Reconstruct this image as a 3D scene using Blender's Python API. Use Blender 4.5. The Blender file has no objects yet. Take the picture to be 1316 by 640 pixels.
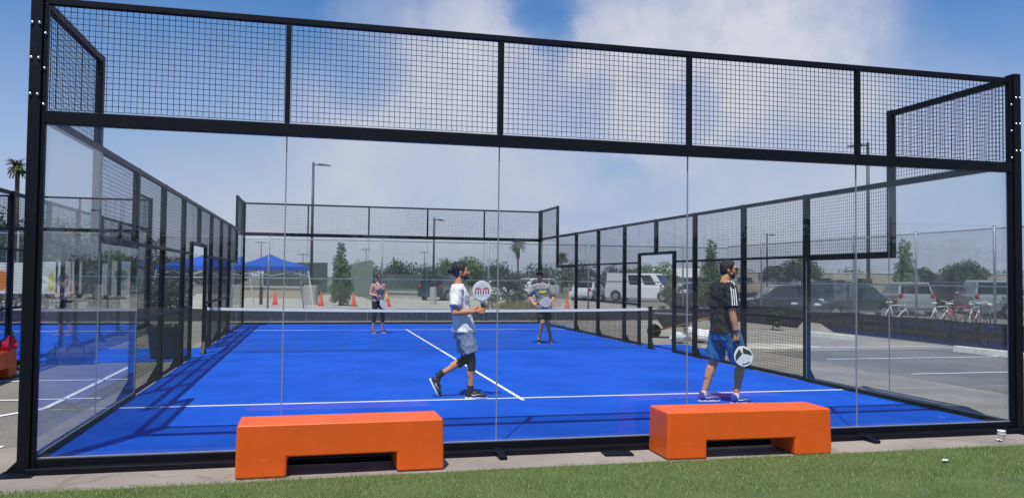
import bpy, bmesh, math, random
from mathutils import Vector as V, Matrix as M, Euler
R = math.radians
rng = random.Random(7)
sc = bpy.context.scene
col = sc.collection
GZ = -0.06                       # level of the ground round the court

# ------------------------------------------------------------------ camera
CAM = V((-2.7192, -7.6486, 1.634)); YAW, PIT, ROL, FPX = .2385, .0349, .011, 1034.97
F = V((math.sin(YAW)*math.cos(PIT), math.cos(YAW)*math.cos(PIT), math.sin(PIT)))
RT = V((math.cos(YAW), -math.sin(YAW), 0)); UP = RT.cross(F)
R2 = RT*math.cos(ROL) + UP*math.sin(ROL); U2 = UP*math.cos(ROL) - RT*math.sin(ROL)
cd = bpy.data.cameras.new('camera'); cam = bpy.data.objects.new('camera', cd); col.objects.link(cam)
m = M((R2, U2, -F)).transposed().to_4x4(); m.translation = CAM; cam.matrix_world = m
cd.sensor_width = 36; cd.lens = FPX/1316*36; cd.clip_start = .05; cd.clip_end = 2000
sc.camera = cam
def ray(u, v): return F + R2*((u-658)/FPX) + U2*((320-v)/FPX)
def at(u, d, z=GZ):              # ground point on the photo column u at viewing depth d
    p = CAM + ray(u, 357)*d; return V((p.x, p.y, z))
def aty(u, y, z=GZ):
    r = ray(u, 357); p = CAM + r*((y-CAM.y)/r.y); return V((p.x, p.y, z))

# ------------------------------------------------------------------ materials
MATS = {}
def mat(name, c, rough=.6, var=.0, scale=8, bump=0., bscale=60, metal=0., island=None, spec=.5, c2=None, coat=0., detail=4, trans=0.):
    m = bpy.data.materials.new(name); m.use_nodes = True; nt = m.node_tree; N = nt.nodes; L = nt.links
    b = N['Principled BSDF']; b.inputs['Roughness'].default_value = rough; b.inputs['Metallic'].default_value = metal
    b.inputs['Specular IOR Level'].default_value = spec; b.inputs['Coat Weight'].default_value = coat
    b.inputs['Base Color'].default_value = (*c, 1)
    tc = N.new('ShaderNodeTexCoord')
    if island is not None:
        g = N.new('ShaderNodeNewGeometry'); mx = N.new('ShaderNodeMix'); mx.data_type = 'RGBA'
        mx.inputs[6].default_value = (*c, 1); mx.inputs[7].default_value = (*island, 1)
        L.new(g.outputs['Random Per Island'], mx.inputs[0]); L.new(mx.outputs[2], b.inputs['Base Color'])
    elif var or c2:
        n = N.new('ShaderNodeTexNoise'); n.inputs['Scale'].default_value = scale; n.inputs['Detail'].default_value = detail
        n.inputs['Roughness'].default_value = .65
        L.new(tc.outputs['Object'], n.inputs['Vector'])
        cr = N.new('ShaderNodeValToRGB'); L.new(n.outputs['Fac'], cr.inputs[0])
        a = tuple(x*(1-var) for x in c); d = tuple(min(1, x*(1+var)) for x in (c2 or c))
        cr.color_ramp.elements[0].position = .32; cr.color_ramp.elements[1].position = .68
        cr.color_ramp.elements[0].color = (*a, 1); cr.color_ramp.elements[1].color = (*d, 1)
        L.new(cr.outputs[0], b.inputs['Base Color'])
    if trans:
        t = N.new('ShaderNodeBsdfTranslucent'); ms = N.new('ShaderNodeMixShader'); ms.inputs[0].default_value = trans
        src = b.inputs['Base Color'].links
        if src: L.new(src[0].from_socket, t.inputs['Color'])
        else: t.inputs['Color'].default_value = (*c, 1)
        L.new(b.outputs[0], ms.inputs[1]); L.new(t.outputs[0], ms.inputs[2]); L.new(ms.outputs[0], N['Material Output'].inputs[0])
    if bump:
        n2 = N.new('ShaderNodeTexNoise'); n2.inputs['Scale'].default_value = bscale; n2.inputs['Detail'].default_value = 3
        L.new(tc.outputs['Object'], n2.inputs['Vector'])
        bp = N.new('ShaderNodeBump'); bp.inputs['Strength'].default_value = bump; bp.inputs['Distance'].default_value = .02
        L.new(n2.outputs['Fac'], bp.inputs['Height']); L.new(bp.outputs[0], b.inputs['Normal'])
    MATS[name] = m; return m

def ground_mat(name, c, c2, big=.35, fine=90, rough=.9, speck=.25, bump=.3, crack=0., spec=.2):
    """two noises multiplied: large stains and fine grain"""
    m = bpy.data.materials.new(name); m.use_nodes = True; nt = m.node_tree; N = nt.nodes; L = nt.links
    b = N['Principled BSDF']; b.inputs['Roughness'].default_value = rough; b.inputs['Specular IOR Level'].default_value = spec
    g = N.new('ShaderNodeNewGeometry')
    n1 = N.new('ShaderNodeTexNoise'); n1.inputs['Scale'].default_value = big; n1.inputs['Detail'].default_value = 7; n1.inputs['Roughness'].default_value = .6
    n2 = N.new('ShaderNodeTexNoise'); n2.inputs['Scale'].default_value = fine; n2.inputs['Detail'].default_value = 2
    L.new(g.outputs['Position'], n1.inputs['Vector']); L.new(g.outputs['Position'], n2.inputs['Vector'])
    cr = N.new('ShaderNodeValToRGB'); cr.color_ramp.elements[0].position = .35; cr.color_ramp.elements[1].position = .65
    cr.color_ramp.elements[0].color = (*c, 1); cr.color_ramp.elements[1].color = (*c2, 1)
    L.new(n1.outputs['Fac'], cr.inputs[0])
    mr = N.new('ShaderNodeMapRange'); mr.inputs[1].default_value = .3; mr.inputs[2].default_value = .7
    mr.inputs[3].default_value = 1-speck; mr.inputs[4].default_value = 1+speck
    L.new(n2.outputs['Fac'], mr.inputs[0])
    mx = N.new('ShaderNodeMix'); mx.data_type = 'RGBA'; mx.blend_type = 'MULTIPLY'; mx.inputs[0].default_value = 1
    L.new(cr.outputs[0], mx.inputs[6]); L.new(mr.outputs[0], mx.inputs[7])
    out = mx.outputs[2]
    if crack:
        vo = N.new('ShaderNodeTexVoronoi'); vo.feature = 'DISTANCE_TO_EDGE'; vo.inputs['Scale'].default_value = .28
        nd = N.new('ShaderNodeTexNoise'); nd.inputs['Scale'].default_value = 1.5; nd.inputs['Detail'].default_value = 5
        ad = N.new('ShaderNodeVectorMath'); ad.operation = 'MULTIPLY_ADD'; ad.inputs[1].default_value = (.9, .9, 0)
        L.new(g.outputs['Position'], nd.inputs['Vector']); L.new(nd.outputs['Color'], ad.inputs[0]); L.new(g.outputs['Position'], ad.inputs[2])
        L.new(ad.outputs[0], vo.inputs['Vector'])
        st = N.new('ShaderNodeMapRange'); st.inputs[1].default_value = 0; st.inputs[2].default_value = .006
        st.inputs[3].default_value = 1-crack; st.inputs[4].default_value = 1
        L.new(vo.outputs['Distance'], st.inputs[0])
        m3 = N.new('ShaderNodeMix'); m3.data_type = 'RGBA'; m3.blend_type = 'MULTIPLY'; m3.inputs[0].default_value = 1
        L.new(out, m3.inputs[6]); L.new(st.outputs[0], m3.inputs[7]); out = m3.outputs[2]
    L.new(out, b.inputs['Base Color'])
    bp = N.new('ShaderNodeBump'); bp.inputs['Strength'].default_value = bump; bp.inputs['Distance'].default_value = .01
    L.new(n2.outputs['Fac'], bp.inputs['Height']); L.new(bp.outputs[0], b.inputs['Normal'])
    MATS[name] = m; return m

def glass_mat(name, tint=(.965, .980, .972), veil=.0):
    m = bpy.data.materials.new(name); m.use_nodes = True; nt = m.node_tree; N = nt.nodes; L = nt.links
    N.remove(N['Principled BSDF'])
    t = N.new('ShaderNodeBsdfTransparent'); t.inputs[0].default_value = (*tint, 1)
    gl = N.new('ShaderNodeBsdfGlossy'); gl.inputs['Roughness'].default_value = 0.0
    g = N.new('ShaderNodeNewGeometry'); fr = N.new('ShaderNodeFresnel')
    mr = N.new('ShaderNodeMapRange'); mr.inputs[3].default_value = 1.5; mr.inputs[4].default_value = 1/1.5
    L.new(g.outputs['Backfacing'], mr.inputs[0]); L.new(mr.outputs[0], fr.inputs['IOR'])
    ms = N.new('ShaderNodeMixShader'); L.new(fr.outputs[0], ms.inputs[0]); L.new(t.outputs[0], ms.inputs[1]); L.new(gl.outputs[0], ms.inputs[2])
    out = ms.outputs[0]
    if veil:                      # faint diffuse layer over the pane, patchy by noise
        df = N.new('ShaderNodeBsdfDiffuse'); df.inputs[0].default_value = (.6, .62, .64, 1)
        n = N.new('ShaderNodeTexNoise'); n.inputs['Scale'].default_value = 1.3; n.inputs['Detail'].default_value = 6
        L.new(g.outputs['Position'], n.inputs['Vector'])
        r = N.new('ShaderNodeMapRange'); r.inputs[1].default_value = .3; r.inputs[2].default_value = .75
        r.inputs[3].default_value = veil*.4; r.inputs[4].default_value = veil*1.5
        L.new(n.outputs['Fac'], r.inputs[0])
        m2 = N.new('ShaderNodeMixShader'); L.new(r.outputs[0], m2.inputs[0]); L.new(out, m2.inputs[1]); L.new(df.outputs[0], m2.inputs[2]); out = m2.outputs[0]
    L.new(out, N['Material Output'].inputs[0]); MATS[name] = m; return m

K = MATS
mat('black_paint', (.004, .0045, .008), .5, var=.15, scale=3, bump=.05, bscale=150, spec=.22)
mat('bolt_metal', (.75, .75, .77), .25, metal=1)
mat('galvanised', (.42, .43, .44), .45, metal=.6, var=.15, scale=20)
mat('chain_wire', (.36, .37, .38), .45, metal=.4)
mat('wire_black', (.006, .007, .012), .55, spec=.3)
glass_mat('court_glass', veil=.003)
mat('glass_edge', (.26, .33, .33), .25, var=.1)
mat('glass_joint', (.33, .37, .39), .35, trans=.3)
mat('alu', (.55, .56, .57), .4, metal=.7)
ground_mat('court_blue', (.0008, .066, .46), (.003, .096, .60), big=.9, fine=120, rough=.9, speck=.22, bump=.4)
mat('line_white', (.82, .82, .80), .8, var=.06, scale=30)
ground_mat('asphalt', (.145, .137, .118), (.21, .198, .172), big=.3, fine=70, speck=.3, bump=.5, crack=.35)
ground_mat('concrete', (.225, .198, .17), (.31, .275, .235), big=1.1, fine=110, speck=.14, crack=.25)
ground_mat('pale_lot', (.36, .33, .28), (.47, .44, .38), big=.25, fine=20, speck=.15)
ground_mat('dirt', (.24, .22, .19), (.33, .30, .26), big=.6, fine=25, speck=.2)
ground_mat('sand', (.46, .42, .35), (.62, .58, .50), big=1.2, fine=25, speck=.2)
ground_mat('turf_soil', (.075, .105, .035), (.105, .135, .05), big=2, fine=120, speck=.3)
ground_mat('green_court', (.05, .12, .08), (.06, .14, .09), big=.3, fine=30)
mat('turf_blade', (.08, .155, .028), .6, island=(.44, .52, .17), spec=.3, trans=.3)
mat('orange_plastic', (.72, .105, .006), .45, var=.09, scale=3.5, detail=9, bump=.04, bscale=220)
mat('net_mesh', (.01, .01, .012), .7)
mat('net_tape', (.70, .69, .66), .7, var=.05, scale=20)
mat('screen_dark', (.022, .023, .032), .8, var=.35, scale=9, c2=(.05, .045, .06), bump=.6, bscale=14)
mat('skin', (.64, .29, .15), .5, var=.08, scale=14, spec=.35)
mat('skin_tan', (.62, .29, .15), .5, var=.08, scale=14, spec=.35)
mat('skin_pale', (.68, .36, .23), .5, var=.07, scale=14, spec=.35)
mat('hair_black', (.012, .010, .009), .45, var=.4, scale=40, bump=.6, bscale=120)
mat('hair_brown', (.05, .03, .018), .5, var=.4, scale=40, bump=.6, bscale=120)
mat('cloth_white', (.82, .80, .76), .85, var=.03, bump=.5, bscale=9)
mat('cloth_black', (.014, .014, .016), .85, var=.2, bump=.5, bscale=9)
mat('cloth_greyblue', (.22, .27, .35), .85, var=.08, bump=.6, bscale=11)
mat('cloth_blue', (.010, .13, .33), .8, var=.1, bump=.6, bscale=10)
mat('cloth_grey', (.31, .29, .265), .9, var=.08, bump=.5, bscale=10)
mat('cloth_pinkgrey', (.36, .25, .235), .9, var=.08, bump=.5, bscale=10)
mat('print_yellow', (.75, .62, .02), .7)
mat('stripe_white', (.8, .8, .8), .7)
mat('stripe_cyan', (.08, .40, .60), .7)
mat('lens_dark', (.01, .01, .012), .1)
mat('eye_white', (.7, .68, .65), .3)
mat('lip', (.28, .10, .08), .5)
mat('shoe_black', (.015, .015, .017), .6)
mat('shoe_blue', (.02, .07, .30), .6)
mat('shoe_pink', (.20, .06, .09), .6)
mat('sole_white', (.75, .75, .75), .6)
mat('racket_white', (.80, .80, .78), .3, coat=.3)
mat('racket_red', (.45, .025, .06), .4)
mat('racket_black', (.015, .015, .017), .35)
mat('racket_green', (.012, .045, .04), .4)
mat('racket_grey', (.50, .50, .48), .35, coat=.2)
mat('grip_black', (.012, .012, .012), .8)
mat('cone_orange', (.85, .10, .02), .5)
mat('cone_band', (.75, .74, .72), .4)
mat('rubber', (.02, .02, .02), .8)
mat('tent_blue', (.015, .12, .62), .7, var=.08, scale=2, bump=.3, bscale=5, trans=.25)
mat('white_paint', (.75, .75, .74), .45)
mat('lamp_paint', (.025, .027, .03), .45)
mat('concrete_pale', (.42, .41, .38), .9, var=.12, scale=4, bump=.2)
mat('stop_cream', (.68, .66, .56), .85, var=.12, scale=6, bump=.2, bscale=40)
mat('bark', (.11, .08, .055), .9, var=.3, scale=12, bump=.7, bscale=25)
mat('leaf_mid', (.055, .11, .025), .6, island=(.16, .24, .055), trans=.2)
mat('leaf_dark', (.022, .046, .015), .6, island=(.07, .105, .034), trans=.15)
mat('leaf_grey', (.035, .06, .035), .6, island=(.10, .13, .08), trans=.2)
mat('leaf_pale', (.09, .11, .045), .6, island=(.22, .24, .11), trans=.2)
mat('leaf_dry', (.20, .17, .06), .7, island=(.34, .31, .13), trans=.2)
mat('palm_green', (.03, .055, .015), .6, island=(.10, .12, .035), trans=.15)
mat('palm_dead', (.13, .095, .05), .8, island=(.24, .17, .09))
mat('car_glass', (.012, .015, .018), .06)
mat('tyre', (.018, .018, .018), .85)
mat('rim', (.45, .45, .46), .3, metal=.8)
for n_, c_ in dict(car_white=(.72, .72, .72), car_navy=(.018, .026, .045), car_black=(.012, .013, .015), car_slate=(.022, .027, .036), car_silver=(.27, .28, .29),
                   car_maroon=(.06, .022, .022), car_grey=(.15, .16, .17)).items(): mat(n_, c_, .25, coat=.8)
mat('car_trim', (.02, .02, .022), .6)
mat('lamp_lens', (.7, .72, .72), .1)
mat('lamp_red', (.35, .01, .01), .2)
mat('wall_beige', (.40, .35, .27), .9, var=.08, scale=1.2)
mat('wall_white', (.62, .61, .58), .9, var=.06, scale=1.2)
mat('roof_grey', (.22, .22, .22), .8, var=.15, scale=3)
mat('wall_greenish', (.20, .25, .21), .8, var=.1, scale=1)
mat('screen_green', (.075, .105, .085), .9, var=.12, scale=1)
mat('bag_blue', (.03, .04, .09), .8, var=.2, scale=10, bump=.5, bscale=15)
mat('headband', (.16, .03, .035), .8)
mat('jacket_red', (.55, .02, .05), .8, bump=.8, bscale=14)
mat('jacket_blue', (.04, .03, .38), .8, bump=.8, bscale=14)
mat('bottle_green', (.01, .05, .02), .15)
mat('bin_grey', (.055, .058, .06), .6, var=.1)
mat('plastic_bag', (.012, .012, .013), .3, bump=1, bscale=18)
mat('sheet_white', (.78, .78, .77), .7, bump=.8, bscale=8)
mat('barrow_grey', (.075, .085, .085), .5, var=.2)
mat('wood', (.25, .15, .08), .7, var=.2)
mat('cup_white', (.80, .80, .78), .5)
mat('banner_white', (.86, .86, .84), .7)
mat('art_orange', (.75, .25, .03), .7)
mat('art_yellow', (.65, .62, .12), .7)
mat('art_blue', (.07, .17, .33), .7)
mat('art_green', (.12, .36, .24), .7)
mat('bike_red', (.4, .03, .03), .4)
mat('bike_white', (.7, .7, .7), .4)
mat('bike_green', (.03, .22, .10), .4)

def scuffs(name, col_, lo=.60, hi=.70, amt=.55, sc_=2.2, st=(1, 1, 1)):
    """patches of wear with a shape of their own, added over a material"""
    m = MATS[name]; nt = m.node_tree; N = nt.nodes; L = nt.links; b = N['Principled BSDF']
    tc = N.new('ShaderNodeTexCoord'); mp = N.new('ShaderNodeMapping'); mp.inputs['Scale'].default_value = st; L.new(tc.outputs['Object'], mp.inputs[0])
    n = N.new('ShaderNodeTexNoise'); n.inputs['Scale'].default_value = sc_; n.inputs['Detail'].default_value = 12; n.inputs['Roughness'].default_value = .72; L.new(mp.outputs[0], n.inputs['Vector'])
    r = N.new('ShaderNodeMapRange'); r.inputs[1].default_value = lo; r.inputs[2].default_value = hi; r.inputs[3].default_value = 0; r.inputs[4].default_value = amt; L.new(n.outputs['Fac'], r.inputs[0])
    mx = N.new('ShaderNodeMix'); mx.data_type = 'RGBA'; L.new(r.outputs[0], mx.inputs[0]); mx.inputs[7].default_value = (*col_, 1)
    if b.inputs['Base Color'].links: L.new(b.inputs['Base Color'].links[0].from_socket, mx.inputs[6])
    else: mx.inputs[6].default_value = b.inputs['Base Color'].default_value
    L.new(mx.outputs[2], b.inputs['Base Color'])
scuffs('orange_plastic', (.42, .12, .045), .56, .66, .35, 3.5)
scuffs('orange_plastic', (.80, .36, .20), .63, .70, .5, 9, (.35, 1, 1))
scuffs('black_paint', (.07, .066, .06), .60, .74, .15, 6)
scuffs('court_blue', (.03, .11, .45), .50, .76, .18, .9)
scuffs('court_blue', (.001, .035, .28), .60, .72, .35, 2.3)
scuffs('asphalt', (.055, .05, .045), .60, .72, .45, .8)
scuffs('asphalt', (.30, .28, .24), .60, .70, .35, 1.7)
scuffs('concrete', (.10, .09, .075), .58, .70, .40, 1.8)
scuffs('turf_blade', (.30, .29, .12), .50, .68, .55, 2.5)
scuffs('line_white', (.25, .36, .62), .55, .70, .45, 7)
scuffs('stop_cream', (.35, .33, .28), .55, .68, .5, 5)
scuffs('car_white', (.5, .48, .45), .6, .75, .3, 2)

# ------------------------------------------------------------------ mesh builder
class MB:
    def __init__(s): s.v = []; s.f = []; s.mi = []; s.cur = 0
    def face(s, *ix): s.f.append(ix); s.mi.append(s.cur)
    def add(s, vs, fs):
        o = len(s.v); s.v += [tuple(x) for x in vs]
        for f in fs: s.f.append(tuple(o+i for i in f)); s.mi.append(s.cur)
        return s
    def box(s, x0, x1, y0, y1, z0, z1):
        vs = [(x, y, z) for z in (z0, z1) for y in (y0, y1) for x in (x0, x1)]
        return s.add(vs, [(0, 2, 3, 1), (4, 5, 7, 6), (0, 1, 5, 4), (2, 6, 7, 3), (0, 4, 6, 2), (1, 3, 7, 5)])
    def hexa(s, b, t):            # bottom quad, top quad
        return s.add(list(b)+list(t), [(3, 2, 1, 0), (4, 5, 6, 7), (0, 1, 5, 4), (1, 2, 6, 5), (2, 3, 7, 6), (3, 0, 4, 7)])
    def bar(s, a, b, w, h=None, cap=True, up=V((0, 0, 1))):
        a, b = V(a), V(b); h = h or w; d = (b-a).normalized()
        if abs(d.dot(up)) > .99: up = V((0, 1, 0))
        x = d.cross(up).normalized()*w/2; y = x.cross(d).normalized()*h/2
        vs = [a-x-y, a+x-y, a+x+y, a-x+y, b-x-y, b+x-y, b+x+y, b-x+y]
        fs = [(0, 1, 5, 4), (1, 2, 6, 5), (2, 3, 7, 6), (3, 0, 4, 7)]
        if cap: fs += [(3, 2, 1, 0), (4, 5, 6, 7)]
        return s.add(vs, fs)
    def tube(s, pts, rad, n=10, cap=True):
        pts = [V(p) for p in pts]
        if not isinstance(rad, (list, tuple)): rad = [rad]*len(pts)
        o = len(s.v); prev = None
        for i, p in enumerate(pts):
            d = (pts[min(i+1, len(pts)-1)]-pts[max(i-1, 0)]).normalized()
            if prev is None:
                r = V((0, 0, 1)) if abs(d.z) < .9 else V((1, 0, 0)); x = d.cross(r).normalized()
            else: x = (prev - d*prev.dot(d)).normalized()
            prev = x; y = d.cross(x)
            for k in range(n):
                a = 2*math.pi*k/n; s.v.append(tuple(p + (x*math.cos(a)+y*math.sin(a))*rad[i]))
        for i in range(len(pts)-1):
            for k in range(n):
                k2 = (k+1) % n; s.face(o+i*n+k, o+i*n+k2, o+(i+1)*n+k2, o+(i+1)*n+k)
        if cap:
            s.face(*[o+k for k in range(n)][::-1]); e = o+(len(pts)-1)*n; s.face(*[e+k for k in range(n)])
        return s
    def lathe(s, prof, c=(0, 0, 0), n=20):
        o = len(s.v)
        for r, z in prof:
            for k in range(n):
                a = 2*math.pi*k/n; s.v.append((c[0]+r*math.cos(a), c[1]+r*math.sin(a), c[2]+z))
        for i in range(len(prof)-1):
            for k in range(n):
                k2 = (k+1) % n; s.face(o+i*n+k, o+i*n+k2, o+(i+1)*n+k2, o+(i+1)*n+k)
        s.face(*[o+k for k in range(n)][::-1]); e = o+(len(prof)-1)*n; s.face(*[e+k for k in range(n)])
        return s
    def prism(s, poly, ax, a0, a1):   # polygon in the two other axes, extruded along ax ('x','y','z')
        def P(p, a): return {'x': (a, p[0], p[1]), 'y': (p[0], a, p[1]), 'z': (p[0], p[1], a)}[ax]
        n = len(poly); vs = [P(p, a0) for p in poly]+[P(p, a1) for p in poly]
        return s.add(vs, [tuple(range(n))[::-1], tuple(range(n, 2*n))]+[(i, (i+1) % n, n+(i+1) % n, n+i) for i in range(n)])
    def ell(s, c, r, rot=None, nu=16, nv=10):
        c = V(c); rot = rot or M.Identity(3); o = len(s.v); r = r if isinstance(r, (tuple, list)) else (r, r, r)
        s.v.append(tuple(c+rot @ V((0, 0, -r[2]))))
        for j in range(1, nv):
            t = -math.pi/2+math.pi*j/nv
            for i in range(nu):
                a = 2*math.pi*i/nu
                s.v.append(tuple(c+rot @ V((r[0]*math.cos(t)*math.cos(a), r[1]*math.cos(t)*math.sin(a), r[2]*math.sin(t)))))
        s.v.append(tuple(c+rot @ V((0, 0, r[2])))); e = len(s.v)-1
        for i in range(nu):
            i2 = (i+1) % nu; s.face(o, o+1+i2, o+1+i)
            for j in range(nv-2): s.face(o+1+j*nu+i, o+1+j*nu+i2, o+1+(j+1)*nu+i2, o+1+(j+1)*nu+i)
            s.face(o+1+(nv-2)*nu+i, o+1+(nv-2)*nu+i2, e)
        return s
    def cap(s, a, b, ra, rb, n=12):  # tapered limb with round ends
        a, b = V(a), V(b); d = (b-a).normalized(); pts = []; rad = []
        for t in (-.98, -.8, -.45): pts.append(a+d*ra*t); rad.append(ra*math.sqrt(1-t*t))
        pts += [a, a+(b-a)*.5, b]; rad += [ra, (ra+rb)/2, rb]
        for t in (.45, .8, .98): pts.append(b+d*rb*t); rad.append(rb*math.sqrt(1-t*t))
        return s.tube(pts, rad, n)
    def loft(s, rings, n=20):        # (cx, cy, cz, half depth x, half width y [, yaw])
        o = len(s.v)
        for r in rings:
            cx, cy, cz, rx, ry = r[:5]; w = r[5] if len(r) > 5 else 0
            for k in range(n):
                a = 2*math.pi*k/n; x, y = rx*math.cos(a), ry*math.sin(a)
                s.v.append((cx+x*math.cos(w)-y*math.sin(w), cy+x*math.sin(w)+y*math.cos(w), cz))
        for i in range(len(rings)-1):
            for k in range(n):
                k2 = (k+1) % n; s.face(o+i*n+k, o+i*n+k2, o+(i+1)*n+k2, o+(i+1)*n+k)
        s.face(*[o+k for k in range(n)][::-1]); e = o+(len(rings)-1)*n; s.face(*[e+k for k in range(n)])
        return s
    def grid(s, o, du, dv, U, W, pitch, w):   # welded wire mesh in the plane du, dv
        o, du, dv = V(o), V(du), V(dv); n = du.cross(dv)
        k = max(1, round(U/pitch)); p = U/k
        for i in range(k+1): s.bar(o+du*p*i, o+du*p*i+dv*W, w, cap=False, up=n)
        k = max(1, round(W/pitch)); p = W/k
        for i in range(k+1): s.bar(o+dv*p*i+n*w*.8, o+dv*p*i+du*U+n*w*.8, w, cap=False, up=n)
        return s
    def leaf(s, p, n, t, L, W):      # one folded leaf: four corners round p
        a = V(t)*L; b = V(n).cross(V(t)).normalized()*W
        return s.add([p-a*.5, p+b*.5+V(n)*W*.15, p+a*.5, p-b*.5+V(n)*W*.15], [(0, 1, 2, 3)])
    def build(s, name, mats, parent=None, world=False, smooth=False, bevel=0, bseg=2, recalc=False):
        me = bpy.data.meshes.new(name); off = parent.location if (parent and world) else V((0, 0, 0))
        me.from_pydata([(x-off.x, y-off.y, z-off.z) for x, y, z in s.v], [], s.f)
        mats = mats if isinstance(mats, (list, tuple)) else [mats]
        for q in mats: me.materials.append(K[q])
        if len(mats) > 1: me.polygons.foreach_set('material_index', s.mi)
        if recalc:
            bm = bmesh.new(); bm.from_mesh(me); bmesh.ops.recalc_face_normals(bm, faces=bm.faces); bm.to_mesh(me); bm.free()
        if smooth:
            me.polygons.foreach_set('use_smooth', [True]*len(me.polygons))
        o = bpy.data.objects.new(name, me); col.objects.link(o)
        if parent: o.parent = parent
        if bevel:
            b = o.modifiers.new('bevel', 'BEVEL'); b.width = bevel; b.segments = bseg; b.limit_method = 'ANGLE'; b.angle_limit = R(40)
            if not smooth:
                me.polygons.foreach_set('use_smooth', [True]*len(me.polygons)); me.set_sharp_from_angle(angle=R(40)) if hasattr(me, 'set_sharp_from_angle') else None
                b.harden_normals = True
        return o
    def blob(s, name, mats, parent, vox=.008, it=4, fac=.5, fold=0., seed=0):   # one continuous skin grown over overlapping volumes
        o = s.build('tmp', mats, None, recalc=True)
        r = o.modifiers.new('r', 'REMESH'); r.mode = 'VOXEL'; r.voxel_size = vox
        if it:
            q = o.modifiers.new('s', 'SMOOTH'); q.factor = fac; q.iterations = it
        dg = bpy.context.evaluated_depsgraph_get(); dg.update()
        me = bpy.data.meshes.new_from_object(o.evaluated_get(dg)); old = o.data
        bpy.data.objects.remove(o); bpy.data.meshes.remove(old)
        if fold:      # folds in the cloth: pushed along the normals by noise stretched slantwise
            from mathutils import noise
            vn = [v.normal.copy() for v in me.vertices]
            for v, n_ in zip(me.vertices, vn):
                p = v.co; q_ = V((p.x*9+p.z*4+seed, p.y*9-p.z*3, p.z*7+p.x*3)); q2 = V((p.x*22+seed, p.y*22, p.z*12+p.x*14))
                a_ = 1-abs(noise.noise(q_))*2.2; v.co = p+n_*fold*(a_*.75+noise.noise(q2)*.5-.2)
        me.name = name; me.polygons.foreach_set('use_smooth', [True]*len(me.polygons))
        if not me.materials: me.materials.append(K[mats])
        o = bpy.data.objects.new(name, me); col.objects.link(o); o.parent = parent
        return o

def tag(o, label=None, cat=None, group=None, kind=None):
    if label: o['label'] = label
    if cat: o['category'] = cat
    if group: o['group'] = group
    if kind: o['kind'] = kind
    return o
def empty(name, loc=(0, 0, 0), rz=0, label=None, cat=None, group=None):
    o = bpy.data.objects.new(name, None); o.empty_display_size = .2; col.objects.link(o); o.location = loc; o.rotation_euler = (0, 0, rz)
    return tag(o, label, cat, group)
def kids(o): return [c for c in bpy.data.objects if c.parent is o]
def copy_tree(o, parent=None):
    c = o.copy(); col.objects.link(c)
    if parent: c.parent = parent
    for ch in kids(o): copy_tree(ch, c)
    return c
def struct(name, mb, m, **k): return tag(mb.build(name, m, **k), kind='structure')
def sheet(name, m, poly, z): 
    b = MB(); b.add([(x, y, z) for x, y in poly], [tuple(range(len(poly)))]); return struct(name, b, m)

# ------------------------------------------------------------------ world and sun
SUN = V((-.20, -.41, 1)).normalized()
sl = bpy.data.lights.new('sun', 'SUN'); so = bpy.data.objects.new('sun', sl); col.objects.link(so)
sl.energy = 4.9; sl.angle = R(.53); sl.color = (1, .955, .89); so.rotation_euler = SUN.to_track_quat('Z', 'Y').to_euler(); so.location = (-10, -20, 50)
w = bpy.data.worlds.new('World'); sc.world = w; w.use_nodes = True; nt = w.node_tree; N = nt.nodes; L = nt.links
bg = N['Background']; bg.inputs['Strength'].default_value = .11
sky = N.new('ShaderNodeTexSky'); sky.sky_type = 'NISHITA'; sky.sun_disc = False; sky.sun_elevation = math.asin(SUN.z)
sky.sun_rotation = math.atan2(SUN.x, SUN.y); sky.altitude = 50; sky.air_density = 1.1; sky.dust_density = .2; sky.ozone_density = 4
tc = N.new('ShaderNodeTexCoord')
def vm(op, a, b=None):
    n = N.new('ShaderNodeVectorMath'); n.operation = op
    for i, x in enumerate((a, b)):
        if x is None: continue
        if isinstance(x, (tuple, V)): n.inputs[i].default_value = tuple(x)
        else: L.new(x, n.inputs[i])
    return n.outputs['Value'] if op == 'DOT_PRODUCT' else n.outputs[0]
def mth(op, a, b=0., c=None):
    n = N.new('ShaderNodeMath'); n.operation = op; n.use_clamp = False
    for i, x in enumerate((a, b, c)):
        if x is None: continue
        if isinstance(x, (int, float)): n.inputs[i].default_value = x
        else: L.new(x, n.inputs[i])
    return n.outputs[0]
def rngm(x, a, b, c, d, sm=True):
    n = N.new('ShaderNodeMapRange'); n.interpolation_type = 'SMOOTHSTEP' if sm else 'LINEAR'
    L.new(x, n.inputs[0])
    for i, q in enumerate((a, b, c, d)): n.inputs[i+1].default_value = q
    return n.outputs[0]
D = tc.outputs['Generated']
sep = N.new('ShaderNodeSeparateXYZ'); L.new(D, sep.inputs[0]); DZ = sep.outputs['Z']
pl = vm('DIVIDE', D, None); dv = N.new('ShaderNodeCombineXYZ'); q = mth('ADD', DZ, .22)
for i in range(3): L.new(q, dv.inputs[i])
L.new(dv.outputs[0], pl.node.inputs[1])
n1 = N.new('ShaderNodeTexNoise'); n1.inputs['Scale'].default_value = 1.35; n1.inputs['Detail'].default_value = 8; n1.inputs['Roughness'].default_value = .52; n1.inputs['Distortion'].default_value = .35
L.new(vm('ADD', pl, (3.1, 1.7, .4)), n1.inputs['Vector'])
n2 = N.new('ShaderNodeTexNoise'); n2.inputs['Scale'].default_value = 5.5; n2.inputs['Detail'].default_value = 10; n2.inputs['Roughness'].default_value = .62
L.new(D, n2.inputs['Vector'])
wob = vm('SCALE', vm('SUBTRACT', n2.outputs['Color'], (.5, .5, .5))); wob.node.inputs['Scale'].default_value = .16
DD = vm('NORMALIZE', vm('ADD', D, wob))
mask = rngm(n1.outputs['Fac'], .50, .76, 0, .42)
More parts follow.
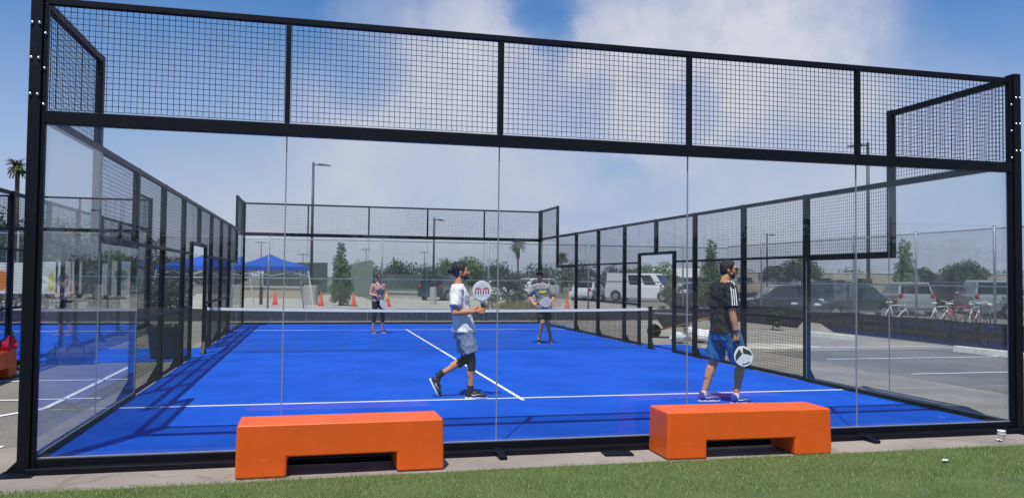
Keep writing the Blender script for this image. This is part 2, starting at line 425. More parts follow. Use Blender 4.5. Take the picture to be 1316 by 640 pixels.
for (u, v, r0, amt, ed) in ((815, 78, .115, .70, .55), (885, 82, .135, .78, .55), (960, 72, .135, .72, .5), (1045, 62, .12, .6, .5), (1125, 70, .10, .45, .3), (770, 100, .07, .4, .4),
        (575, 125, .13, .6, .3), (650, 150, .14, .55, .3), (480, 150, .13, .4, .2), (1010, 190, .18, .5, .2), (1180, 165, .12, .4, .2), (350, 225, .20, .5, .2), (520, 250, .2, .35, .2), (470, 22, .07, .35, .2), (600, 30, .07, .25, .2), (1215, 110, .06, .3, .3)):
    d = ray(u, v).normalized(); c = vm('DOT_PRODUCT', DD, d)
    b = rngm(c, math.cos(r0), math.cos(r0*ed), 0, amt)
    mask = mth('SUBTRACT', mth('ADD', mask, b), mth('MULTIPLY', mask, b))
for (u, v, r0, amt) in ((190, 60, .24, .75), (1260, 30, .13, .8), (690, 25, .05, .6), (905, 150, .055, .55), (440, 75, .07, .5), (740, 130, .05, .4)):   # clear blue gaps
    d = ray(u, v).normalized(); c = vm('DOT_PRODUCT', DD, d)
    b = rngm(c, math.cos(r0), math.cos(r0*.2), 0, amt); mask = mth('MULTIPLY', mask, mth('SUBTRACT', 1., b))
mix = N.new('ShaderNodeMix'); mix.data_type = 'RGBA'
n3 = N.new('ShaderNodeTexNoise'); n3.inputs['Scale'].default_value = 7; n3.inputs['Detail'].default_value = 9; n3.inputs['Roughness'].default_value = .6; L.new(D, n3.inputs['Vector'])
mask = mth('MULTIPLY', mask, rngm(n3.outputs['Fac'], .32, .66, .62, 1.12)); mask.node.use_clamp = True
hs = N.new('ShaderNodeHueSaturation'); hs.inputs['Saturation'].default_value = 1.45; L.new(sky.outputs[0], hs.inputs['Color'])
hz = N.new('ShaderNodeMix'); hz.data_type = 'RGBA'; L.new(rngm(DZ, .0, .40, .88, .06), hz.inputs[0]); gn = N.new('ShaderNodeMix'); gn.data_type = 'RGBA'; gn.blend_type = 'MULTIPLY'; gn.inputs[0].default_value = 1; gn.inputs[7].default_value = (1.3, .97, 1.04, 1); L.new(hs.outputs[0], gn.inputs[6]); L.new(gn.outputs[2], hz.inputs[6]); hz.inputs[7].default_value = (3.6, 4.4, 6.5, 1)
L.new(mask, mix.inputs[0]); L.new(hz.outputs[2], mix.inputs[6]); mix.inputs[7].default_value = (6.0, 6.0, 6.75, 1)
L.new(mix.outputs[2], bg.inputs['Color'])
vs = sc.view_settings; sc.display_settings.display_device = 'sRGB'; vs.view_transform = 'Standard'; vs.look = 'None'; vs.gamma = 1; vs.exposure = 0; vs.use_curve_mapping = False
sc.cycles.max_bounces = 10; sc.cycles.transparent_max_bounces = 32; sc.cycles.glossy_bounces = 5; sc.cycles.diffuse_bounces = 3
sc.cycles.use_denoising = True
try: sc.cycles.denoiser = 'OPENIMAGEDENOISE'
except Exception: pass
sc.cycles.sample_clamp_indirect = 8

# ------------------------------------------------------------------ ground
big = 600
sheet('ground', 'asphalt', [(-big, -200), (big, -200), (big, 900), (-big, 900)], GZ)
sheet('concrete_path', 'concrete', [(-5.7, -.95), (7.5, -.95), (7.5, 23.4), (-5.45, 23.4), (-5.45, 1.1), (-5.7, 1.0)], GZ+.004)
sheet('pale_ground', 'pale_lot', [(-80, 23.4), (15.5, 23.4), (17, 62), (-80, 70)], GZ+.004)
sheet('dirt_ground', 'dirt', [(7.5, 9.5), (13.6, 9.6), (13.9, 30), (7.5, 30)], GZ+.004)
sheet('tennis_ground', 'green_court', [tuple(at(462, 64))[:2], tuple(at(560, 62))[:2], tuple(at(575, 120))[:2], tuple(at(420, 120))[:2]], GZ+.012)
def patch(name, m, c, rx, ry, z, seed, n=26, j=.25):
    r = random.Random(seed); sheet(name, m, [(c[0]+rx*math.cos(a)*(1+r.uniform(-j, j)), c[1]+ry*math.sin(a)*(1+r.uniform(-j, j))) for a in [2*math.pi*k/n for k in range(n)]], z)
patch('sand_patch', 'sand', (8.3, 10.9), 1.5, .9, GZ+.008, 3)
sheet('court_surface', 'court_blue', [(-5.03, .03), (5.03, .03), (5.03, 19.97), (-5.03, 19.97)], 0)
b = MB(); b.box(-5.03, 5.03, .03, 19.97, GZ-.01, -.004); struct('court_slab', b, 'concrete')
sheet('neighbour_court_surface', 'court_blue', [(-17.96, .03), (-7.93, .03), (-7.93, 19.97), (-17.96, 19.97)], 0)
sheet('blue_entry_mat', 'court_blue', [(-7.85, 9.0), (-5.1, 9.0), (-5.1, 11.9), (-7.85, 11.9)], GZ+.012)
sheet('blue_gate_mat', 'court_blue', [(5.1, 8.7), (6.3, 8.7), (6.6, 11.5), (5.1, 11.6)], GZ+.012)
b = MB()
for y in (3.0, 17.0): b.box(-5.02, 5.02, y-.025, y+.025, .0, .004)
b.box(-.025, .025, 2.80, 2.974, .0005, .0045); b.box(-.025, .025, 3.026, 16.974, .0005, .0045); b.box(-.025, .025, 17.026, 17.2, .0005, .0045)
struct('court_lines', b, 'line_white')
b = MB()
for y in (3.0, 17.0): b.box(-17.9, -7.95, y-.025, y+.025, .0, .004)
b.box(-12.96, -12.91, 3.026, 16.97, .0005, .0045); struct('neighbour_court_lines', b, 'line_white')
def strip(name, pts, wd, z=GZ+.009, m='line_white'):
    b = MB()
    for p, q in pts: 
        p, q = V((*p, z)), V((*q, z)); n = (q-p).normalized().cross(V((0, 0, 1)))*wd/2
        b.add([p-n, q-n, q+n, p+n], [(0, 1, 2, 3)])
    return struct(name, b, m)
strip('parking_lines', [((-12, 4.26), (-5.5, 4.26)), ((-9.2, -1.6), (-5.95, 3.5)), ((-5.95, 3.5), (-5.95, 8.3)), ((-9, 1.12), (-5.62, 1.12)), ((-7.8, 6.3), (-5.5, 6.3)),
      ((7.9, 10.35), (13.4, 10.35)), ((8.0, 7.65), (13.4, 7.65)), ((7.9, 5.0), (13.4, 5.0)), ((8., 2.3), (13.4, 2.3)), ((7.9, -.4), (13.4, -.4))], .075)
# artificial turf in front, with real blades where the photo sees it
edge = [(-9, -.80), (-5.0, -.79), (-1.1, -.72), (4.5, -.74), (9, -.75)]
b = MB(); b.add([(x, y, GZ+.018) for x, y in edge]+[(9, -40, GZ+.018), (-9, -40, GZ+.018)], [(0, 6, 5, 4, 3, 2, 1)])
b.add([(x, y, GZ) for x, y in edge]+[(x, y, GZ+.018) for x, y in edge], [(i, i+1, 6+i, 5+i) for i in range(4)])
struct('turf_ground', b, 'turf_soil')
b = MB(); r = random.Random(11)
for _ in range(150000):
    x = r.uniform(-6.2, 6.4); y = r.uniform(-2.6, -.725)+.03*r.random()**3
    if y < -1.85 and r.random() > .35: continue
    h = r.uniform(.008, .028)*(1+.35*math.sin(x*5.1+y*3)*math.sin(y*7.3-x*2.2)); a = r.uniform(0, 6.283); ln = r.uniform(0, .016); wd = r.uniform(.0016, .003)
    dx, dy = math.cos(a)*wd, math.sin(a)*wd; a2 = r.uniform(0, 6.283)
    b.v += [(x-dx, y-dy, GZ+.016), (x+dx, y+dy, GZ+.016), (x+math.cos(a2)*ln, y+math.sin(a2)*ln, GZ+.018+h)]
    n = len(b.v); b.f.append((n-3, n-2, n-1)); b.mi.append(0)
tag(b.build('turf_grass', 'turf_blade'), 'short green artificial turf in the foreground', 'turf', kind='stuff')

# ------------------------------------------------------------------ padel court enclosure
BK = 'black_paint'
def glass_pane(root, x0, x1, y0, y1, z0, z1):
    b = MB(); b.box(x0, x1, y0, y1, z0, z1)
    thin = 0 if (x1-x0) < (y1-y0) else 1
    for i in range(len(b.f)):      # edges of the pane are ground and pale, the two big faces clear
        c = [b.v[k] for k in b.f[i]]; ext = [max(p[a] for p in c)-min(p[a] for p in c) for a in range(3)]
        b.mi[i] = 0 if ext[thin] < 1e-6 else 1
    return b.build('glass_panel', ['court_glass', 'glass_edge'], root, True)
def bolts(root, pts, ax, r=.016):
    for p in pts:
        b = MB(); p = V(p); d = V(ax); b.tube([p, p+d*.008, p+d*.016], [r, r*.9, r*.4], 8); b.build('bolt', 'bolt_metal', root, True, smooth=True)
def end_wall(name, yw, s, label, near):
    """s = -1: the outside is towards -y"""
    root = empty(name, (0, yw, GZ), 0, label, 'glass wall')
    def Y(a, c): return tuple(sorted((yw+s*a, yw+s*c)))
    for sx in (-1, 1):
        b = MB(); xa, xb = sorted((sx*5.02, sx*5.115)); b.box(xa, xb, *Y(-.03, .10), GZ, 4.03); b.build('corner_post', BK, root, True, bevel=.006)
        b = MB(); xa, xb = sorted((sx*4.985, sx*5.019)); b.box(xa, xb, *Y(.02, .075), GZ+.02, 3.93); b.build('corner_channel', BK, root, True, bevel=.004)
        b = MB(); xa, xb = sorted((sx*4.96, sx*5.24)); b.box(xa, xb, *Y(.0, .24), GZ, GZ+.014)
        b.add([(sx*5.115, yw+s*.05, GZ+.014), (sx*5.22, yw+s*.05, GZ+.014), (sx*5.115, yw+s*.05, GZ+.12), (sx*5.115, yw+s*.062, GZ+.014), (sx*5.22, yw+s*.062, GZ+.014), (sx*5.115, yw+s*.062, GZ+.12)], [(0, 1, 2), (5, 4, 3), (1, 4, 5, 2), (0, 2, 5, 3)])
        b.build('base_plate', BK, root, True)
        if near:
            for z in (3.75, 3.45, 3.14):
                bolts(root, [(sx*5.042, yw+s*.10, z), (sx*5.098, yw+s*.10, z)], (0, s, 0))
                bolts(root, [(sx*5.002, yw+s*.075, z-.08)], (0, s, 0), .016)
    b = MB(); b.box(-5.019, 5.019, *Y(.0, .07), 3.931, 3.985); b.build('top_rail', BK, root, True, bevel=.004)
    b = MB(); b.box(-4.985, 4.985, *Y(-.02, .075), 2.90, 3.01); b.build('middle_rail', BK, root, True, bevel=.004)
    b = MB(); b.box(-5.0, 5.0, *Y(-.015, .06), .0, .058); b.build('base_beam', BK, root, True, bevel=.003)
    b = MB(); b.box(-4.99, 4.99, *Y(.0125, .035), .0582, .066); b.build('glass_channel', 'alu', root, True)  # pale strip added to stand in for the sunlit bottom edge of the glass
    b = MB(); b.box(-5.03, 5.03, *Y(.085, .165), GZ+.004, -.004); b.build('ring_beam', BK, root, True, bevel=.004)
    for x in (-3, -1, 1, 3):
        b = MB(); b.box(x-.023, x+.023, *Y(.005, .066), 3.011, 3.929); b.build('upright', BK, root, True, bevel=.003)
        if near: 
            b = MB(); b.bar((x, yw+s*.06, -.012), (x, yw+s*.34, GZ+.02), .07, .03); b.build('strut', BK, root, True)
        b = MB(); b.box(x-.0052, x+.0052, *Y(-.001, .013), .0585, 2.899); b.build('glass_joint', 'glass_joint', root, True)
    for i in range(5):
        x = -5+2*i
        glass_pane(root, x+.0055, x+1.9945, *Y(.0, .012), .0585, 2.899)
        b = MB(); b.grid((x+.03, yw+s*.035, 3.03), (1, 0, 0), (0, 0, 1), 1.94, .90, .05, .0044); b.build('mesh_panel', 'wire_black', root, True)
    return root
near_wall = end_wall('end_wall', 0, -1, 'glass end wall with black mesh band nearest the two orange benches', True)
far_wall = end_wall('end_wall', 20, 1, 'glass end wall with mesh band behind the woman and the net', False)

def side_fence(name, xs, s, label):
    """s = outward direction along x"""
    root = empty(name, (xs, 10, GZ), 0, label, 'court fence')
    def X(a, c): return tuple(sorted((xs+s*a, xs+s*c)))
    def mirror(y0, y1, fl): return (20-y1, 20-y0) if fl else (y0, y1)
    for fl in (0, 1):
        glass_pane(root, *X(.0, .012), *mirror(.012, 1.996, fl), .0585, 2.945)
        glass_pane(root, *X(.0, .012), *mirror(2.004, 3.945, fl), .0585, 1.955)
        b = MB(); y = mirror(1.95, 2.05, fl); b.box(*X(.013, .09), *y, 1.955, 4.02); b.build('step_post', BK, root, True, bevel=.005)
        b = MB(); b.box(*X(.013, .075), *mirror(.06, 1.949, fl), 2.95, 3.03); b.build('rail', BK, root, True, bevel=.004)
        b = MB(); b.box(*X(.013, .075), *mirror(.03, 1.949, fl), 3.94, 4.01); b.build('rail', BK, root, True, bevel=.004)
        b = MB(); b.box(*X(.013, .075), *mirror(2.051, 3.949, fl), 1.956, 2.045); b.build('rail', BK, root, True, bevel=.004)
        b = MB(); b.box(*X(.013, .075), *mirror(2.051, 3.949, fl), 2.96, 3.03); b.build('rail', BK, root, True, bevel=.004)
        y = mirror(.05, 1.94, fl); b = MB(); b.grid((xs+s*.045, y[0], 3.04), (0, 1, 0), (0, 0, 1), 1.89, .89, .05, .0036); b.build('mesh_panel', 'wire_black', root, True)
        y = mirror(2.06, 3.94, fl); b = MB(); b.grid((xs+s*.045, y[0], 2.05), (0, 1, 0), (0, 0, 1), 1.88, .9, .05, .0036); b.build('mesh_panel', 'wire_black', root, True)
        b = MB(); b.box(*X(-.015, .06), *mirror(.075, 3.95, fl), .0, .058); b.build('base_beam', BK, root, True, bevel=.003)
    for y in (4, 6, 8, 10, 12, 14, 16):
        z0 = 2.262 if y == 10 else GZ
        b = MB(); b.box(*X(.013, .093), y-.045, y+.045, z0, 3.035)
        if y != 10: b.add([(xs+s*.093, y-.03, GZ), (xs+s*.24, y-.03, GZ), (xs+s*.093, y-.03, GZ+.27), (xs+s*.093, y+.03, GZ), (xs+s*.24, y+.03, GZ), (xs+s*.093, y+.03, GZ+.27)], [(0, 1, 2), (5, 4, 3), (1, 4, 5, 2), (0, 3, 4, 1)])
        b.build('post', BK, root, True, recalc=True)
    for y in (9, 11):
        b = MB(); b.box(*X(.013, .083), y-.04, y+.04, GZ, 2.26); b.build('gate_post', BK, root, True, bevel=.004)
    b = MB(); b.box(*X(.014, .08), 9.041, 10.959, 2.195, 2.2615); b.build('gate_header', BK, root, True)
    for y0 in (4, 6, 8, 10, 12, 14):
        y1 = y0+2
        a0, a1 = (y0+.046, y1-.046)
        b = MB(); b.box(*X(.016, .07), a0, a1, 2.97, 3.03); b.build('rail', BK, root, True, bevel=.003)
        if y0 in (8, 10):
            g0, g1 = (8.046, 8.959) if y0 == 8 else (11.041, 11.954)
            for z in (.03, 1.0, 2.02):
                b = MB(); b.box(*X(.02, .066), g0, g1, z-.022, z+.022); b.build('rail', BK, root, True)
            b = MB(); b.grid((xs+s*.043, g0, .06), (0, 1, 0), (0, 0, 1), g1-g0, 2.9, .05, .0037); 
            h0, h1 = (8.97, 9.95) if y0 == 8 else (10.05, 11.03)
            b.grid((xs+s*.043, h0, 2.27), (0, 1, 0), (0, 0, 1), h1-h0, .70, .05, .0037); b.build('mesh_panel', 'wire_black', root, True)
        else:
            for z in (.03, 1.0, 2.02):
                b = MB(); b.box(*X(.02, .066), a0, a1, z-.022, z+.022); b.build('rail', BK, root, True)
            b = MB(); b.grid((xs+s*.043, a0, .06), (0, 1, 0), (0, 0, 1), a1-a0, 2.9, .05, .0037); b.build('mesh_panel', 'wire_black', root, True)
    return root
lf = side_fence('side_fence', -5.02, -1, 'black mesh side fence with blue canopies and grey bin behind it')
rf = side_fence('side_fence', 5.02, 1, 'black mesh side fence with parked van and dark cars behind it')

def net(xc, label):
    root = empty('court_net', (xc, 10, 0), 0, label, 'net')
    for sx in (-1, 1):
        b = MB(); b.box(sx*4.93-.04, sx*4.93+.04, -.04, .04, .0, .98); 
        b.add([(sx*4.93-.03, -.04, .014), (sx*4.93-.03, -.2, .014), (sx*4.93-.03, -.04, .24), (sx*4.93+.03, -.04, .014), (sx*4.93+.03, -.2, .014), (sx*4.93+.03, -.04, .24)], [(0, 1, 2), (5, 4, 3), (1, 4, 5, 2), (0, 3, 4, 1)])
        b.box(sx*4.93-.06, sx*4.93+.06, -.22, .1, .0, .012); b.build('net_post', BK, root, recalc=True)
    # the net sags a little to its centre
    def top(x): return .88+.04*(x/4.88)**2
    b = MB(); n = 217
    for i in range(n+1):
        x = -4.88+9.76*i/n; b.bar((x, 0, .03), (x, 0, top(x)-.03), .0032, cap=False)
    for k in range(20):
        for i in range(12):
            x0, x1 = -4.88+9.76*i/12, -4.88+9.76*(i+1)/12
            b.bar((x0, .003, .03+(top(x0)-.06)*k/19), (x1, .003, .03+(top(x1)-.06)*k/19), .0032, cap=False)
    b.build('netting', 'net_mesh', root)
    b = MB(); k = 24
    for i in range(k):
        x0, x1 = -4.88+9.76*i/k, -4.88+9.76*(i+1)/k
        b.hexa([(x0, -.012, top(x0)-.035), (x1, -.012, top(x1)-.035), (x1, .012, top(x1)-.035), (x0, .012, top(x0)-.035)], [(x0, -.008, top(x0)+.022), (x1, -.008, top(x1)+.022), (x1, .008, top(x1)+.022), (x0, .008, top(x0)+.022)])
    b.build('net_tape', 'net_tape', root)
    return root
nt1 = net(0, 'padel net with white tape across the near blue court')

# the neighbouring court on the left: its right-hand fence, far wall and net
DX = -12.945
c = copy_tree(rf); c.location.x += DX; c['label'] = 'mesh side fence of the neighbouring court behind the left glass'
c = copy_tree(far_wall); c.location.x += DX; c['label'] = 'glass and mesh end wall of the neighbouring court at far left'
c = copy_tree(nt1); c.location.x += DX; c['label'] = 'padel net of the neighbouring court seen through left glass'
for o in (near_wall, far_wall): o['group'] = 'glass end walls of the padel courts'
for o in (lf, rf): o['group'] = 'mesh side fences of the padel courts'

# black floor plate in front of the beam
b = MB(); b.box(-.14, .14, -.09, .09, 0, .02); o = b.build('steel_foot_plate', BK); o.location = (.13, -.30, GZ+.005); o.rotation_euler = (0, 0, R(-6))
tag(o, 'flat black steel plate on the concrete between the two benches', 'plate')

# ------------------------------------------------------------------ orange benches
def bench(loc, rz, length, leg, label):
    root = empty('bench', loc, rz, label, 'bench', 'orange plastic benches')
    h, c = .44, .165; l2 = length/2; N_ = []
    sec = [(-.24, 0), (.24, 0), (.19, h), (-.19, h)]
    def yw(y, z): return y*(1-.045*z/h)
    prof = [(-l2, 0), (-l2+leg, 0), (-l2+leg+.004, c), (l2-leg-.004, c), (l2-leg, 0), (l2, 0), (l2-.007, h), (-l2+.007, h)]
    b = MB(); n = len(prof)
    vs_ = [(x, yw(-.235, z), z) for x, z in prof]+[(x, yw(.235, z), z) for x, z in prof]
    b.add(vs_, [(0, 1, 2, 7), (2, 3, 6, 7), (3, 4, 5, 6), (15, 10, 9, 8), (15, 14, 11, 10), (14, 13, 12, 11)]+[((i+1) % n, i, n+i, n+(i+1) % n) for i in range(n)])
    o = b.build('bench_body', 'orange_plastic', root, bevel=.022, bseg=4, recalc=True)
    for sx in (-1, 1): b = MB(); b.box(sx*(l2-leg/2)-.12, sx*(l2-leg/2)+.12, -.17, .17, -.008, .004); b.build('rubber_foot', 'rubber', root)
    return root
bench((-2.47, -.385, GZ+.008), R(1.0), 1.74, .41, 'orange bench in front of the left half of the glass, nearest the camera')
bench((1.36, -.435, GZ+.008), R(-1.6), 1.72, .40, 'orange bench before the glass where the black-shirted man stands')

# ------------------------------------------------------------------ people
def nrm(v): return V(v).normalized()
def hand(b, w, d, t, side, curl, k=1., spread=1.):
    """w wrist, d finger direction, t thumb direction; side +1 left, -1 right"""
    d = nrm(d); t = V(t); t = (t-d*t.dot(d)).normalized(); n = t.cross(d) if side < 0 else d.cross(t)
    for i, (off, ln) in enumerate(((.030, .068), (.010, .078), (-.011, .072), (-.031, .056))):
        kn = w+d*.085*k+t*off*k
        b.cap(w+d*.012*k+t*off*.5*k, kn, .015*k, .0125*k, 8)
        p = kn; dd = d.copy(); ax = d.cross(n)
        for j, (f, rr) in enumerate(((.45, .0095), (.32, .0088), (.23, .008))):
            a = curl*(.9, 1.15, .8)[j]
            dd = (M.Rotation(a, 3, ax) @ dd).normalized(); q_ = p+dd*ln*f*1.25*k; b.cap(p, q_, rr*k, rr*.92*k, 8); p = q_
    p = w+d*.03*k+t*.028*k; d1 = nrm(d*.55+t*.75+n*.35); p1 = p+d1*.042*k; b.cap(w+d*.015*k+t*.012*k, p, .016*k, .015*k, 8); b.cap(p, p1, .013*k, .011*k, 8)
    d2 = nrm(d*.75+t*.1+n*(.5+curl*.3)); b.cap(p1, p1+d2*.032*k, .0105*k, .009*k, 8)
    return w+d*.078*k+n*.03*k, t, n

def head_parts(root, c, yaw, pitch, skin, mb, s=1.):
    """adds the head volume to mb; returns the placement function"""
    rot = (M.Rotation(yaw, 3, 'Z') @ M.Rotation(-pitch, 3, 'Y')); c = V(c)
    def P(x, y, z): return c+rot @ V((x*s, y*s, z*s))
    def E(p, r): mb.ell(P(*p), tuple(q*s for q in r), rot)
    E((-.008, 0, .025), (.097, .076, .095)); E((.012, 0, -.045), (.072, .060, .075)); E((.040, 0, -.088), (.036, .036, .03))
    E((.055, 0, .005), (.036, .055, .05))
    mb.cap(P(.088, 0, .012), P(.108, 0, -.028), .009*s, .014*s, 8); E((.092, .011, -.032), (.014, .012, .009)); E((.092, -.011, -.032), (.014, .012, .009))
    for y in (-1, 1):
        E((-.004, y*.076, -.005), (.022, .010, .034)); E((.080, y*.031, .025), (.016, .026, .008)); E((.062, y*.042, -.025), (.026, .018, .022))
    E((.078, 0, -.060), (.020, .026, .012))
    return P, rot
def eyes(root, P, rot, s=1.):
    for y in (-1, 1):
        b = MB(); b.ell(P(.079, y*.031, .008), (.011*s, .014*s, .008*s), rot, 8, 6); e = b.build('eye', 'eye_white', root, smooth=True)
        b = MB(); b.ell(P(.087, y*.031, .008), (.006*s, .006*s, .0065*s), rot, 8, 6); b.build('iris', 'hair_brown', e, smooth=True)
def mouth(root, P, rot, s=1.):
    b = MB(); b.ell(P(.0965, 0, -.058), (.006*s, .024*s, .0045*s), rot, 10, 6); b.ell(P(.0955, 0, -.066), (.006*s, .020*s, .005*s), rot, 10, 6); b.build('lips', 'lip', root, smooth=True)
def brows(root, P, rot, m, s=1.):
    b = MB()
    for y in (-1, 1): b.cap(P(.096, y*.014, .028), P(.084, y*.05, .031), .005*s, .004*s, 6)
    b.build('eyebrows', m, root, smooth=True)
def sunglasses(root, P, rot, s=1.):
    b = MB()
    for y in (-1, 1):
        b.ell(P(.098, y*.034, .008), (.009*s, .033*s, .024*s), rot @ M.Rotation(y*.28, 3, 'Z'), 12, 8)
        b.cap(P(.085, y*.064, .014), P(-.01, y*.083, .016), .004*s, .003*s, 6)
    b.cap(P(.104, -.012, .014), P(.104, .012, .014), .004*s, .004*s, 6); b.build('sunglasses', 'lens_dark', root, smooth=True)
def hair_cap(root, P, rot, m, s=1., bun=None, low=-.045, th=.012):
    b = MB(); b.ell(P(-.016, 0, .038), ((.097+th)*s, (.074+th)*s, (.088+th)*s), rot); b.ell(P(-.052, 0, -.002), (.062*s, (.066+th)*s, .075*s), rot)
    for y in (-1, 1): b.cap(P(.0, y*.073, .04), P(.012, y*.074, -.005), .012*s, .006*s, 8)
    if bun: b.ell(P(*bun), (.042*s, .04*s, .04*s), rot); b.ell(P(bun[0]+.04, 0, bun[2]-.002), (.04*s, .03*s, .03*s), rot)
    o = b.blob('hair', m, root, .005*s, 2, fold=.009)
    # keep the face free: cut away what lies before the hairline
    bm = bmesh.new(); bm.from_mesh(o.data); c0 = P(.062, 0, .060); n0 = rot @ V((1, 0, -.55)).normalized()
    bmesh.ops.bisect_plane(bm, geom=bm.verts[:]+bm.edges[:]+bm.faces[:], plane_co=c0, plane_no=n0, clear_outer=True); bm.to_mesh(o.data); bm.free(); return o
def beard(root, P, rot, m, s=1.):
    b = MB(); b.ell(P(.017, 0, -.068), (.066*s, .0605*s, .042*s), rot); b.ell(P(.043, 0, -.092), (.037*s, .036*s, .029*s), rot); b.cap(P(.100, -.024, -.050), P(.100, .024, -.050), .006*s, .006*s, 6)
    o = b.blob('beard', m, root, .005*s, 2)
    return o
def shoe(root, ank, toe, m, s=1., sole='sole_white', swoosh=True):
    """ank: ankle point, toe: toe tip at ground contact side; shoe lies along ank->toe"""
    ank, toe = V(ank), V(toe); d = toe-ank
    # foot frame: x towards the toe in the foot plane
    return d
def foot_frame(heel, toe, side):
    x = (V(toe)-V(heel)).normalized(); y = V((0, 1, 0)); y = (y-x*y.dot(x)).normalized(); z = x.cross(y); return M((x, y, z)).transposed(), V(heel)
def make_shoe(root, heel, toe, m, mark=None, wide=1.):
    rot, o = foot_frame(heel, toe, 1); L_ = (V(toe)-V(heel)).length
    def P(x, y, z): return o+rot @ V((x, y, z))
    b = MB(); w_ = wide
    b.ell(P(.045, 0, .055), (.048, .034*w_, .05), rot); b.ell(P(.115, 0, .055), (.085, .043*w_, .052), rot); b.ell(P(L_-.075, 0, .038), (.078, .046*w_, .034), rot); b.cap(P(.052, 0, .055), P(.056, 0, .098), .045*w_, .044*w_, 10)
    b.ell(P(L_*.5, 0, .03), (L_*.5-.005, .040*w_, .022), rot)
    s_ = b.blob('shoe', m, root, .006, 3)
    b = MB(); n = 20; ring = []
    for k in range(n):
        a = 2*math.pi*k/n; x = L_/2+(L_/2+.004)*math.cos(a); y = (.040+.008*math.cos(a))*math.sin(a)*w_; ring.append((x, y))
    vs_ = [P(x, y, .0) for x, y in ring]+[P(x, y, .022) for x, y in ring]
    b.add(vs_, [tuple(range(n))[::-1], tuple(range(n, 2*n))]+[(i, (i+1) % n, n+(i+1) % n, n+i) for i in range(n)]); b.build('sole', 'sole_white', s_)
    if mark:
        b = MB()
        for sy in (-1, 1):
            pts = [P(x, sy*(.0425+.002)*w_, z) for x, z in ((.085, .062), (.10, .046), (.125, .047), (.19, .066))]
            b.tube(pts, [.004, .007, .006, .002], 6)
        b.build('shoe_mark', mark, s_, smooth=True)
    return s_, P, rot

def arm_body(b, sh, el, wr, k=1.):
    b.cap(sh, el, .052*k, .040*k); b.cap(el, V(el)+(V(wr)-V(el))*.45, .041*k, .041*k); b.cap(V(el)+(V(wr)-V(el))*.35, wr, .042*k, .026*k)
def leg_body(b, hip, kn, an, k=1.):
    hip, kn, an = V(hip), V(kn), V(an)
    b.cap(hip, kn, .086*k, .056*k); b.cap(kn, kn+(an-kn)*.35, .054*k, .053*k); 
    d = (an-kn).normalized(); side = V((0, 1, 0)).cross(d).normalized()
    if side.x > 0: side = -side
    b.cap(kn+(an-kn)*.18+side*.018, kn+(an-kn)*.48+side*.012, .05*k, .046*k); b.cap(kn+(an-kn)*.3, an, .05*k, .033*k)
def torso_body(b, pel, wst, chs, nck, hy=.165, sy=.175, dep=.105):
    b.loft([(pel[0], pel[1], pel[2]-.10, .09, hy*.80), (pel[0], pel[1], pel[2], .115, hy), (wst[0], wst[1], wst[2], dep*.95, hy*.86), (chs[0], chs[1], chs[2]-.06, dep*1.08, sy*.92),
            (chs[0], chs[1], chs[2]+.06, dep*1.08, sy), (nck[0], nck[1], nck[2]-.07, dep*.85, sy*.88), (nck[0], nck[1], nck[2], .06, .085)])
def cone(b, a, c, ra, rb, n=16): b.tube([V(a), V(a)+(V(c)-V(a))*.5, V(c)], [ra, (ra+rb)/2, rb], n)

